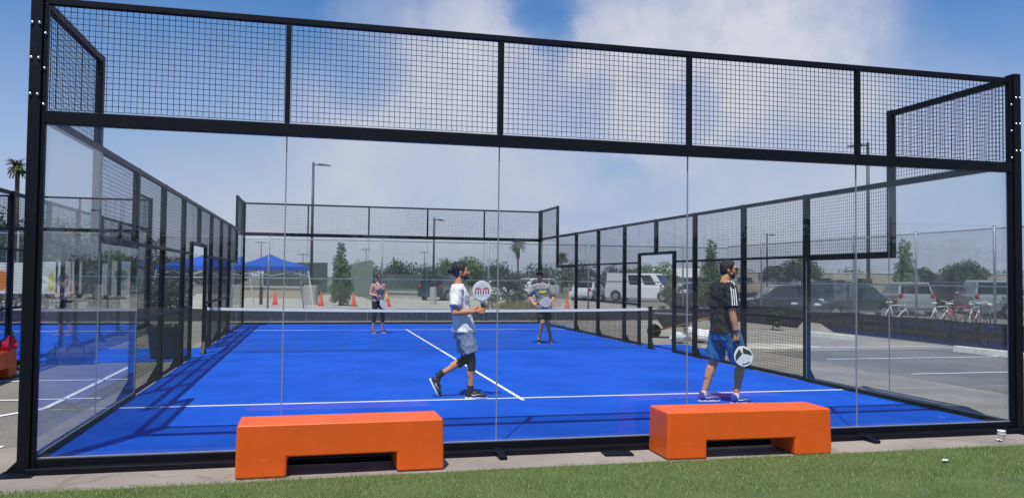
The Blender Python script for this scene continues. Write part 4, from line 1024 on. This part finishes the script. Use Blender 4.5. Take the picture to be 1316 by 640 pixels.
palm(at(722, 90), 3.9, .9, 'small palm behind the fence corner right of the grey-shirted man', 3)

# ------------------------------------------------------------------ canopies, cones, lamps, posts
def canopy(loc, rz, label):
    root = empty('canopy_tent', loc, rz, label, 'canopy', 'blue canopy tents'); hw = 1.42; ez, pz = 2.02, 2.55
    b = MB(); nseg = 6; pts = {}
    def hgt(x, y):
        t = max(abs(x), abs(y))/hw; return ez+(pz-ez)*(1-t)**1.0*(1-.16*math.sin(math.pi*t))-.0
    g = [-1+2*i/nseg/2 for i in range(nseg*2+1)]; o = 0
    vs_ = [(x*hw, y*hw, hgt(x*hw, y*hw)) for y in g for x in g]; n = len(g)
    b.add(vs_, [(j*n+i, j*n+i+1, (j+1)*n+i+1, (j+1)*n+i) for j in range(n-1) for i in range(n-1)])
    b.add([(x, y, z-.012) for x, y, z in vs_], [(j*n+i, (j+1)*n+i, (j+1)*n+i+1, j*n+i+1) for j in range(n-1) for i in range(n-1)])
    rr_ = random.Random(3)
    for (x0, y0, x1, y1) in ((-1, -1, 1, -1), (1, -1, 1, 1), (1, 1, -1, 1), (-1, 1, -1, -1)):
        b.hexa([(x0*hw*1.004, y0*hw*1.004, ez-.17), (x1*hw*1.004, y1*hw*1.004, ez-.17), (x1*hw*.998, y1*hw*.998, ez-.17), (x0*hw*.998, y0*hw*.998, ez-.17)],
               [(x0*hw*1.004, y0*hw*1.004, ez+.004), (x1*hw*1.004, y1*hw*1.004, ez+.004), (x1*hw*.998, y1*hw*.998, ez+.004), (x0*hw*.998, y0*hw*.998, ez+.004)])
    b.build('roof_cloth', 'tent_blue', root)
    for sx in (-1, 1):
        for sy in (-1, 1):
            b = MB(); b.bar((sx*1.66, sy*1.66, 0), (sx*1.38, sy*1.38, ez-.02), .045); b.box(sx*1.66-.06, sx*1.66+.06, sy*1.66-.06, sy*1.66+.06, 0, .012); b.build('leg', 'white_paint', root)
    b = MB()
    for k in range(4):
        a = [(-1.38, -1.38), (1.38, -1.38), (1.38, 1.38), (-1.38, 1.38)]; p, q_ = a[k], a[(k+1) % 4]
        mid = ((p[0]+q_[0])/2, (p[1]+q_[1])/2); b.bar((*p, ez-.05), (*mid, ez-.38), .025); b.bar((*p, ez-.38), (*mid, ez-.05), .025); b.bar((*mid, ez-.05), (*q_, ez-.38), .025); b.bar((*mid, ez-.38), (*q_, ez-.05), .025)
    b.build('truss', 'white_paint', root)
canopy(at(346, 33.5), R(8), 'blue canopy tent nearest the tall lamp post, white legs')
canopy(at(262, 35.5), R(-20), 'blue canopy tent behind the left mesh fence and its gate')
for i, (u, d, lab) in enumerate([(354, 45, 'orange traffic cone under the right edge of the blue canopy'), (413, 44, 'orange traffic cone beside the round concrete lamp base'), (455, 44, 'orange traffic cone between the cone shaped tree and the woman'),
                               (499, 44, 'orange traffic cone just right of the woman'), (729, 44, 'orange traffic cone right of the grey-shirted man by the mesh fence')]):
    root = empty('traffic_cone', at(u, d), .3*i, lab, 'cone', 'orange traffic cones')
    b = MB(); b.lathe([(.16, .03), (.13, .16), (.03, .74), (.02, .76)], n=16); b.build('cone_body', 'cone_orange', root, smooth=True)
    b = MB(); b.box(-.2, .2, -.2, .2, 0, .032); b.build('base', 'cone_orange', root, bevel=.01)
    b = MB(); b.lathe([(.0925, .34), (.0705, .47)], n=16); b.build('band', 'cone_band', root, smooth=True)
def street_lamp(loc, h, rz, label, base=(.40, 1.1), arm=1.0, pr=.085, tilt=0, two=False):
    root = empty('street_lamp', loc, rz, label, 'street lamp')
    b = MB(); b.tube([(0, 0, .0), (0, 0, h)], [pr*1.15, pr*.8], 12); b.build('pole', 'lamp_paint', root, smooth=True)
    b = MB(); b.lathe([(base[0], 0), (base[0], base[1]-.03), (base[0]-.03, base[1])], n=24); b.build('concrete_base', 'concrete_pale', root, smooth=False)
    for s_ in ((1, -1) if two else (1,)):
        b = MB(); b.bar((s_*.05, 0, h-.14), (s_*.32, 0, h-.14), .06); b.build('arm', 'lamp_paint', root)
        b = MB(); b.hexa([(s_*.3, -.15, h-.19), (s_*arm, -.13, h-.2), (s_*arm, .13, h-.2), (s_*.3, .15, h-.19)], [(s_*.3, -.12, h-.07), (s_*arm, -.05, h-.16), (s_*arm, .05, h-.16), (s_*.3, .12, h-.07)]); b.build('lamp_head', 'lamp_paint', root, recalc=True)
street_lamp(at(400, 46), 8.15, -YAW, 'tall dark street lamp with a round concrete base beyond the far wall')
street_lamp(at(557, 48), 5.2, -YAW, 'shorter dark street lamp behind the man in white', (.2, 1.05), .6, .07)
street_lamp(at(1116, 38), 8.25, math.pi-YAW, 'tall dark street lamp behind the chain link fence near silver cars', (.37, .95), .95)
street_lamp(at(986, 85), 6.6, -YAW, 'thin distant street lamp behind the dark cars', (.3, .8), .9, .09)
for u, d, h in ((335, 95, 5.6), (389, 110, 4.6), (470, 120, 5.7), (545, 120, 5.4)):
    street_lamp(at(u, d), h, -YAW, 'thin distant floodlight pole above the tennis courts', (.2, .3), .75, .06, two=True)
for o in list(bpy.data.objects):
    if o.get('label', '') == 'thin distant floodlight pole above the tennis courts': o['group'] = 'distant tennis floodlight poles'
b = MB(); b.lathe([(.09, 0), (.09, .98), (.07, 1.03), (.02, 1.05)], n=12); o = b.build('bollard', 'lamp_paint', smooth=True); o.location = at(336, 45); tag(o, 'black bollard beneath the right blue canopy', 'bollard')
def wall(name, p0, p1, h, th, m, label, ribs=0, cap=None, cat='wall', z0=0):
    d = (p1-p0); Ln = d.length; root = empty(name, p0, math.atan2(d.y, d.x), label, cat)
    b = MB(); b.box(0, Ln, 0, th, z0, h); b.build('wall_body', m, root)
    if ribs:
        b = MB(); k = int(Ln/ribs)
        for i in range(k+1): b.box(i*ribs-.05, i*ribs+.05, -.08, -.002, z0, h+.02)
        b.build('ribs', m, root)
    if cap: b = MB(); b.box(-.05, Ln+.05, -.08, th+.08, h+.001, h+.12); b.build('coping', cap, root)
    return root
wall('ribbed_metal_fence', at(452, 78), at(477, 56), 2.75, .1, 'wall_greenish', 'pale green ribbed metal fence running back beside the cone shaped tree', .75, cat='fence')
wall('windscreen_fence', at(340, 82), at(420, 78), 2.9, .08, 'screen_green', 'grey green screened fence behind the blue canopy and tall lamp', 2.4, cat='fence')
wall('windscreen_fence', at(482, 104), at(560, 104), 1.9, .08, 'screen_green', 'low green screened fence at the back of the tennis court', 3, cat='fence')
wall('low_wall', at(478, 62), at(556, 60), .42, .35, 'concrete_pale', 'low pale concrete wall in front of the green tennis court', cap='concrete_pale')
wall('low_wall', at(300, 58), at(398, 57), .75, .35, 'wall_beige', 'low tan wall behind the traffic cone and bollard', cap='concrete_pale')
wall('long_building', at(872, 150), at(1360, 128), 3.0, 9, 'wall_beige', 'long low beige flat roofed building across the far car park', 0, 'wall_white', 'building')
bl = [o for o in bpy.data.objects if o.name.startswith('long_building')][0]
b = MB(); b.box(46.5, 49, .3, 3, 3.13, 3.75); b.build('roof_block', 'wall_beige', bl)
r = random.Random(2)
for k in range(9):
    b = MB(); b.box(4+k*6.6, 6.6+k*6.6, -.06, -.004, 1.0, 2.1); b.build('window', 'car_glass', bl)
# pale gabled shed behind the van
root = empty('gabled_shed', at(872, 98), R(-30), 'white gabled shed behind the white van and shrub', 'building')
b = MB(); b.box(-4, 4, -3, 3, 0, 1.9); b.build('wall_body', 'wall_white', root)
b = MB(); b.prism([(-3.3, 1.901), (3.3, 1.901), (0, 3.0)], 'x', -4.3, 4.3); b.build('roof', 'wall_white', root)
b = MB(); b.box(1, 2.2, -3.05, -3.003, 0, 1.7); b.build('door', 'roof_grey', root)

# ------------------------------------------------------------------ vehicles
def car(loc, rz, paint, label, kind='sedan', L_=4.6, W=1.8, H=1.45, name='parked_car', cat='car', group=None, rails=False):
    root = empty(name, loc, rz, label, cat, group); l2 = L_/2; w2 = W/2
    xf, xb = l2-.88, -l2+.86; wr = .33 if kind != 'van' else .37; zb = {'sedan': .90, 'suv': 1.02, 'van': 1.12, 'pickup': 1.0}[kind]
    if kind == 'sedan': top = [(l2, .32), (l2+.02, .52), (l2-.06, .68), (l2-.35, .78), (l2-1.25, zb), (-l2+.9, zb+.02), (-l2+.12, zb-.02), (-l2, .72), (-l2-.02, .4)]; cabx = (l2-1.2, -l2+.55, l2-2.0, -l2+1.25)
    elif kind == 'suv': top = [(l2, .36), (l2+.02, .62), (l2-.06, .85), (l2-.3, .93), (l2-1.15, zb), (-l2+.3, zb+.02), (-l2+.04, zb), (-l2, .8), (-l2-.03, .42)]; cabx = (l2-1.1, -l2+.06, l2-1.85, -l2+.38)
    elif kind == 'van': top = [(l2, .40), (l2+.02, .62), (l2-.05, .98), (l2-.6, 1.12), (l2-.95, zb), (-l2+.3, zb), (-l2, zb), (-l2-.01, .8), (-l2-.02, .45)]; cabx = (l2-.85, -l2+.02, l2-1.55, -l2+.12)
    else: top = [(l2, .4), (l2+.02, .65), (l2-.06, .92), (l2-1.3, zb), (-l2+1.8, zb), (-l2+.1, zb), (-l2, .85), (-l2-.03, .45)]; cabx = (l2-1.2, -l2+1.85, l2-1.85, -l2+2.05)
    poly = list(top)
    def arch(xc): return [(xc+(wr+.06)*math.cos(a), wr+(wr+.06)*math.sin(a)) for a in [R(-18)+i*R(216)/8 for i in range(9)]]
    sill = .24
    poly += [(-l2+.02, sill)] + [p for p in arch(xb)[::-1] if p[1] > sill-.02] + [p for p in arch(xf)[::-1] if p[1] > sill-.02] + [(l2-.02, sill)]
    b = MB(); b.prism(poly, 'y', -w2, w2); o = b.build('body', paint, root, bevel=.05, bseg=3, recalc=True)
    x0, x1, t0, t1 = cabx; bw, tw = w2-.045, w2-(.20 if kind != 'van' else .10); e = .012
    b = MB(); b.hexa([(x0, -bw, zb-.02), (x0, bw, zb-.02), (x1, bw, zb-.02), (x1, -bw, zb-.02)], [(t0, -tw, H), (t0, tw, H), (t1, tw, H), (t1, -tw, H)]); b.build('cabin', paint, root, bevel=.05, bseg=3, recalc=True)
    def side(s, t, sg, off): # s: 0 front..1 rear, t: 0 belt..1 roof
        xa = x0+(x1-x0)*s; xt = t0+(t1-t0)*s; return V((xa+(xt-xa)*t, sg*(bw+(tw-bw)*t+off), zb-.02+(H-zb+.02)*t))
    spans = {'sedan': [(.16, .50), (.54, .86)], 'suv': [(.12, .42), (.46, .72), (.76, .95)], 'van': [(.10, .30), (.36, .56)], 'pickup': [(.14, .52), (.57, .92)]}[kind]
    for sg in (-1, 1):
        for (a_, c_) in spans:
            q_ = [side(a_, .14, sg, .006), side(c_, .14, sg, .006), side(c_, .86, sg, .006), side(a_, .86, sg, .006)]; q2 = [p-V((0, sg*.02, 0)) for p in q_]
            b = MB(); b.hexa(q2, q_); b.build('side_window', 'car_glass', root, recalc=True)
        b = MB(); b.ell((x0-.12, sg*(w2+.10), zb+.08), (.07, .10, .08)); b.build('mirror', paint if paint != 'car_white' else 'car_trim', root, smooth=True)
    def endglass(nm, xa, xt, sgn):
        q_ = []
        for (t, ys) in ((.14, -1), (.14, 1), (.88, 1), (.88, -1)):
            yy = (bw+(tw-bw)*t)*.86*ys; q_.append(V((xa+(xt-xa)*t+sgn*.008, yy, zb-.02+(H-zb+.02)*t)))
        b = MB(); b.hexa([p-V((sgn*.02, 0, 0)) for p in q_], q_); b.build(nm, 'car_glass', root, recalc=True)
    endglass('windscreen', x0, t0, 1); endglass('rear_window', x1, t1, -1)
    for xc in (xf, xb):
        for sg in (-1, 1):
            b = MB(); ring = [(wr*math.cos(2*math.pi*k/20), wr+wr*math.sin(2*math.pi*k/20)) for k in range(20)]
            b.prism([(xc+p[0], p[1]) for p in ring], 'y', *sorted((sg*(w2-.22), sg*(w2-.005)))); wh = b.build('wheel', 'tyre', root, bevel=.025, recalc=True)
            b = MB(); b.prism([(xc+p[0]*.62, wr+(p[1]-wr)*.62) for p in ring], 'y', *sorted((sg*(w2-.06), sg*(w2+.004)))); b.build('rim', 'rim', wh, recalc=True)
    for sg in (-1, 1):
        b = MB(); b.ell((l2-.06, sg*(w2-.25), .66 if kind == 'sedan' else .80), (.10, .19, .08)); b.build('headlight', 'lamp_lens', root, smooth=True)
        b = MB(); b.ell((-l2+.03, sg*(w2-.14), .80 if kind == 'sedan' else .98), (.06, .11, .13)); b.build('tail_light', 'lamp_red', root, smooth=True)
    b = MB(); b.box(l2+.0, l2+.05, -w2+.12, w2-.12, .36, .5); b.box(-l2-.06, -l2, -w2+.12, w2-.12, .38, .54); b.build('bumper', 'car_trim' if kind in ('van', 'pickup') else paint, root, bevel=.02)
    if rails:
        b = MB()
        for sg in (-1, 1): b.bar((t0-.2, sg*(tw-.12), H+.06), (t1+.2, sg*(tw-.12), H+.06), .03)
        b.box(t0-1.3, t0-1.2, -tw+.1, tw-.1, H+.001, H+.075); b.build('roof_rack', 'car_trim', root)
    return root
c0 = -YAW
car(at(827, 60), c0-R(30), 'car_white', 'white cargo van with two dark side windows seen through the gate', 'van', 5.4, 1.95, 2.08, 'parked_van', 'van')
car(at(757, 62), c0+R(68), 'car_white', 'white car parked left of the white van behind the mesh', 'sedan')
car(at(893, 58), c0+R(205), 'car_white', 'white car partly hidden by the cone shaped tree right of the van', 'sedan')
car(at(922, 45), c0+R(190), 'car_slate', 'slate coloured pickup behind the head of the black-shirted man', 'pickup', 5.2, 1.9, 1.72, 'parked_pickup', 'pickup')
car(at(1006, 36.5), c0+R(172), 'car_navy', 'dark navy sedan behind the right mesh fence', 'sedan', 4.8, 1.85, 1.5)
car(at(1060, 41.5), c0+R(196), 'car_black', 'black station wagon with roof rack behind the dark navy sedan', 'suv', 4.7, 1.85, 1.66, rails=True)
car(at(1084, 35.5), c0+R(205), 'car_slate', 'slate coloured car behind the step of the glass wall, nose toward the fence', 'sedan', 4.6, 1.82, 1.46)
car(at(1160, 42), c0+R(80), 'car_silver', 'silver sport utility car seen from behind, beside the concrete lamp base', 'suv', 4.6, 1.78, 1.66)
car(at(1214, 47), c0+R(100), 'car_maroon', 'dark maroon minivan behind the white bicycles', 'suv', 4.7, 1.88, 1.72)
car(at(1264, 42), c0+R(72), 'car_silver', 'silver sport utility car behind the rightmost fence posts', 'suv', 4.6, 1.88, 1.8)
car(at(1330, 38), c0+R(170), 'car_grey', 'grey sedan peeking past the right corner post', 'sedan')
car(at(571, 58), c0+R(70), 'car_black', 'black sport utility car behind the man in white', 'suv', 4.6, 1.9, 1.75)
car(at(648, 60), c0+R(5), 'car_white', 'white car behind the shrub beyond the net, furthest left', 'sedan')
car(at(682, 66), c0+R(215), 'car_white', 'white sport utility car behind the grey-shirted man', 'suv', 4.5, 1.82, 1.62)
for i, u in enumerate((497, 512, 527, 541, 556)):
    car(at(u, 128), c0+R(85+7*i), ('car_white', 'car_silver', 'car_maroon', 'car_grey', 'car_silver')[i], 'tiny distant car in the row beyond the green tennis court', 'sedan', group='distant cars beyond the tennis court')

def bicycle(loc, rz, m, label):
    root = empty('bicycle', loc, rz, label, 'bicycle', 'bicycles by the fence')
    def whl(x):
        b = MB(); pts = [(x+.32*math.cos(2*math.pi*k/20), 0, .34+.32*math.sin(2*math.pi*k/20)) for k in range(21)]; b.tube(pts, .018, 6, cap=False)
        for k in range(8): b.bar((x, 0, .34), (x+.31*math.cos(k*math.pi/4), 0, .34+.31*math.sin(k*math.pi/4)), .004)
        b.build('wheel', 'tyre', root, smooth=True)
    whl(-.52); whl(.52); b = MB()
    P = dict(bb=(-.1, 0, .32), st=(-.26, 0, .82), ht=(.34, 0, .85), hb=(.38, 0, .72), ra=(-.52, 0, .34), fa=(.52, 0, .34))
    for p, q_ in (('bb', 'st'), ('st', 'ht'), ('bb', 'hb'), ('bb', 'ra'), ('st', 'ra'), ('ht', 'hb'), ('hb', 'fa')): b.tube([P[p], P[q_]], .021, 8)
    b.build('frame', m, root, smooth=True)
    b = MB(); b.tube([(.34, 0, .85), (.32, 0, 1.0), (.36, -.26, 1.04)], .014, 6); b.tube([(.32, 0, 1.0), (.36, .26, 1.04)], .014, 6); b.build('handlebar', 'white_paint', root, smooth=True)
    b = MB(); b.tube([(-.26, 0, .82), (-.28, 0, .93)], .014, 6); b.ell((-.28, 0, .95), (.13, .07, .035)); b.build('saddle', 'white_paint', root, smooth=True)
bicycle(at(1208, 28), c0+R(25), 'bike_white', 'white bicycle behind the fence, nearest the tall fence post left')
bicycle(at(1232, 27.5), c0-R(20), 'bike_red', 'red framed bicycle between the two white ones behind the fence')
bicycle(at(1252, 27.5), c0+R(40), 'bike_white', 'white bicycle behind the fence, right beside the green one')
bicycle(at(1272, 27), c0+R(60), 'bike_green', 'green framed bicycle behind the fence beside the right corner')
bicycle(at(1152, 29), c0+R(10), 'bike_white', 'white bicycle leaning before the rear of the silver car')

# ------------------------------------------------------------------ smaller things
def wheel_stop(p0, p1, label):
    p0, p1 = V((*p0, GZ)), V((*p1, GZ)); d = p1-p0; Ln = d.length; root = None
    b = MB(); b.prism([(-.10, .0), (.10, .0), (.07, .15), (-.07, .15)], 'x', 0, Ln); o = b.build('wheel_stop', 'stop_cream', bevel=.015, recalc=True); o.location = p0; o.rotation_euler = (0, 0, math.atan2(d.y, d.x))
    tag(o, label, 'wheel stop', 'concrete wheel stops')
wheel_stop((11.97, 14.06), (12.09, 12.26), 'cream concrete wheel stop right of the tall mesh fence post')
wheel_stop((12.43, 8.89), (12.55, 7.0), 'cream concrete wheel stop at the foot of the fence beside the right corner')
# leaning slab and soil heap left of the wheel stop
b = MB(); b.hexa([(12.75, 16.2, 0), (13.2, 15.1, 0), (13.6, 15.2, 0), (13.4, 16.3, 0)], [(13.1, 16.25, .30), (13.3, 15.7, .28), (13.42, 15.72, .28), (13.3, 16.28, .30)]); o = b.build('concrete_slab', 'concrete', recalc=True); tag(o, 'pale concrete slab tilted against the foot of the fence', 'slab'); o.location.z = GZ
tree((12.4, 16.9, GZ), .85, .8, 'leaf_grey', 'small grey scrubby plant beside the tilted concrete slab', 77, 'low', n=900, size=.09, name='shrub', cat='shrub')
# white plastic sheeting heap
b = MB(); r = random.Random(8)
for k in range(16): b.ell((r.gauss(0, .42), r.gauss(0, .26), .10+abs(r.gauss(0, .07))), (r.uniform(.15, .32), r.uniform(.12, .25), r.uniform(.10, .22)), Euler((r.uniform(-.6, .6), r.uniform(-.6, .6), r.uniform(0, 6))).to_matrix(), 8, 6)
e = empty('plastic_sheeting', (7.5, 12.2, GZ), .4, 'crumpled heap of white plastic sheeting on the ground outside the mesh', 'sheeting'); b.build('heap', 'sheet_white', e).modifiers.new('d', 'TRIANGULATE')
# wheelbarrow
root = empty('wheelbarrow', at(869, 23), R(150), 'dark wheelbarrow outside the gate in the right mesh fence', 'wheelbarrow')
b = MB(); b.hexa([(-.35, -.2, .36), (.35, -.2, .30), (.35, .2, .30), (-.35, .2, .36)], [(-.55, -.38, .70), (.62, -.36, .72), (.62, .36, .72), (-.55, .38, .70)]); b.build('tray', 'barrow_grey', root, bevel=.03, recalc=True)
b = MB(); ring = [(.62+.2*math.cos(2*math.pi*k/18), .2+.2*math.sin(2*math.pi*k/18)) for k in range(18)]; b.prism(ring, 'y', -.05, .05); b.build('wheel', 'tyre', root, bevel=.02, recalc=True)
for sy in (-1, 1):
    b = MB(); b.tube([(.62, sy*.08, .2), (.1, sy*.24, .33), (-.9, sy*.30, .60)], .02, 8); b.build('handle', 'wood', root, smooth=True)
    b = MB(); b.tube([(-.2, sy*.25, .36), (-.35, sy*.27, 0)], .018, 8); b.build('leg', 'barrow_grey', root, smooth=True)
# grey bin outside the left fence with liner
root = empty('litter_bin', (-5.62, 9.55, GZ), 0, 'grey litter bin with black liner outside the left mesh fence', 'bin')
b = MB(); b.lathe([(.24, 0), (.31, .62), (.32, .64), (.30, .64), (.23, .03)], n=24); b.build('bin_body', 'bin_grey', root, smooth=True)
b = MB(); r = random.Random(1)
b.lathe([(.27, .40), (.325, .56), (.335, .645), (.29, .66), (.2, .58)], n=18); o = b.build('liner', 'plastic_bag', root)
for v in o.data.vertices: v.co += V((r.uniform(-1, 1), r.uniform(-1, 1), r.uniform(-1, 1)))*.014
# duffel bag between the courts
root = empty('duffel_bag', (-7.0, 8.75, GZ), R(12), 'dark blue duffel bag lying on the asphalt behind the left glass', 'bag')
b = MB(); b.ell((0, 0, .16), (.36, .19, .165)); b.ell((-.12, 0, .17), (.25, .19, .17)); b.ell((.14, 0, .16), (.23, .185, .155)); b.box(-.27, .27, -.14, .14, .0, .08); b.blob('bag_body', 'bag_blue', root, .02, 3)
for sy in (-1, 1):
    b = MB(); b.tube([(-.15, sy*.17, .18), (-.13, sy*.13, .33), (0, sy*.07, .42), (.13, sy*.13, .33), (.15, sy*.17, .18)], .014, 6); b.build('handle', 'grip_black', root, smooth=True)
root = empty('duffel_bag', (-7.35, 8.95, GZ), R(80), 'smaller dark duffel bag standing behind the other one, left side', 'bag')
b = MB(); b.ell((0, 0, .15), (.27, .16, .155)); b.box(-.2, .2, -.12, .12, .0, .08); b.blob('bag_body', 'bag_blue', root, .02, 3)
b = MB(); b.tube([(-.12, 0, .28), (-.08, 0, .38), (.08, 0, .38), (.12, 0, .28)], .013, 6); b.build('handle', 'grip_black', root, smooth=True)
# orange bench with clothes far left
bl_ = bench((-7.62, 6.22, GZ+.008), R(92), 1.66, .38, 'orange bench loaded with clothes at the left edge, far from the glass')
def soft(name, loc, m, label, cat, blobs, vox=.02):
    root = empty(name, loc, 0, label, cat); b = MB()
    for c_, r_ in blobs: b.ell(c_, r_)
    b.blob('fabric', m, root, vox, 2, fold=0.03); return root
soft('jacket', (-7.50, 6.74, GZ+.445), 'jacket_red', 'crumpled red jacket lying on the far left orange bench', 'jacket', [((0, 0, .07), (.18, .14, .09)), ((.07, .03, .13), (.09, .1, .1)), ((-.1, -.05, .05), (.13, .1, .07))])
soft('jacket', (-7.66, 6.45, GZ+.445), 'jacket_blue', 'crumpled blue jacket beside the red one on the orange bench', 'jacket', [((0, 0, .08), (.17, .14, .1)), ((-.08, 0, .16), (.08, .08, .06))])
b = MB(); b.lathe([(.034, 0), (.036, .02), (.036, .17), (.014, .22), (.014, .26), (.017, .262), (.017, .28)], n=14); o = b.build('bottle', 'bottle_green', smooth=True); o.location = (-7.48, 6.98, GZ+.45); tag(o, 'dark green bottle standing on the far left orange bench', 'bottle')
root = empty('backpack', (-7.50, 5.30, GZ), R(-60), 'black backpack on the asphalt against the far left orange bench', 'backpack')
b = MB(); b.ell((0, 0, .24), (.14, .17, .25)); b.ell((.10, 0, .16), (.09, .13, .14)); b.box(-.11, .13, -.14, .14, 0, .12); b.blob('pack', 'plastic_bag', root, .02, 3)
b = MB(); b.tube([(-.1, -.08, .44), (-.17, -.09, .3), (-.13, -.09, .1)], .015, 6); b.tube([(-.1, .08, .44), (-.17, .09, .3), (-.13, .09, .1)], .015, 6); b.build('strap', 'grip_black', root, smooth=True)
# posters hanging on the fence behind the neighbouring court
def banner(u, w_, h0, h1, art, label, y=22.93):
    p = aty(u, y); root = empty('banner', (p.x, y, GZ), 0, label, 'banner', 'banners on the far fence')
    b = MB(); b.box(-w_/2, w_/2, -.012, .0, h0, h1); b.build('cloth', 'banner_white', root)
    for (m_, cx, cz, rx, rz_) in art:
        b = MB(); b.prism([(cx+rx*math.cos(2*math.pi*k/18), cz+rz_*math.sin(2*math.pi*k/18)) for k in range(18)], 'y', -.017, -.0125); b.build('artwork', m_, root, recalc=True)
    b = MB()
    for sx in (-1, 1): b.tube([(sx*w_*.47, 0, h1-.02), (sx*w_*.47, .03, h1+.1)], .006, 6)
    b.build('tie', 'white_paint', root)
banner(2, .62, .95, 2.0, [('art_orange', 0, 1.4, .22, .33)], 'white banner with an orange disc at the left picture edge')
banner(27, .48, .95, 2.0, [], 'plain white banner between the orange disc and the corner post')
banner(64, .50, .95, 2.05, [('art_yellow', .05, 1.35, .11, .33)], 'white banner with a yellow shape right of the corner post')
banner(82, .50, .85, 2.05, [('art_blue', 0, 1.4, .18, .26)], 'white banner with a blue disc behind the left glass')
banner(98, .34, .95, 2.05, [], 'narrow plain white banner right of the blue disc')
banner(133, .24, .9, 2.0, [], 'very narrow white banner left of the green one')
banner(156, .62, .85, 2.1, [('art_green', 0, 1.62, .22, .22), ('art_green', .05, 1.2, .14, .10)], 'pale banner with green artwork behind the left glass')
# cup and litter
root = empty('paper_cup', (4.47, -.43, GZ+.005), .3, 'white paper cup standing by the right corner post', 'cup')
b = MB(); b.lathe([(.028, 0), (.040, .10), (.042, .104), (.039, .104), (.027, .006)], n=18); b.build('cup_body', 'cup_white', root, smooth=True)
b = MB(); b.lathe([(.0405, .05), (.0425, .075)], n=18); b.build('sleeve', 'concrete_pale', root, smooth=True)
def litter(loc, s_, label, seed):
    r = random.Random(seed); b = MB(); n = 4
    vs_ = [((i-1.5)*.022*s_, (j-1.5)*.016*s_, .012+r.uniform(-.008, .010)) for j in range(n) for i in range(n)]
    b.add(vs_, [(j*n+i, j*n+i+1, (j+1)*n+i+1, (j+1)*n+i) for j in range(3) for i in range(3)]); o = b.build('paper_scrap', 'cup_white'); o.location = loc; o.rotation_euler = (0, .1, .5*seed)
    so_ = o.modifiers.new('t', 'SOLIDIFY'); so_.thickness = .0012; tag(o, label, 'litter')
litter((2.99, -1.28, GZ+.035), 1.1, 'white paper scrap lying on the artificial turf', 1)
litter((4.40, -.47, GZ+.008), 1.2, 'white paper scrap on concrete at the foot of the cup', 3)
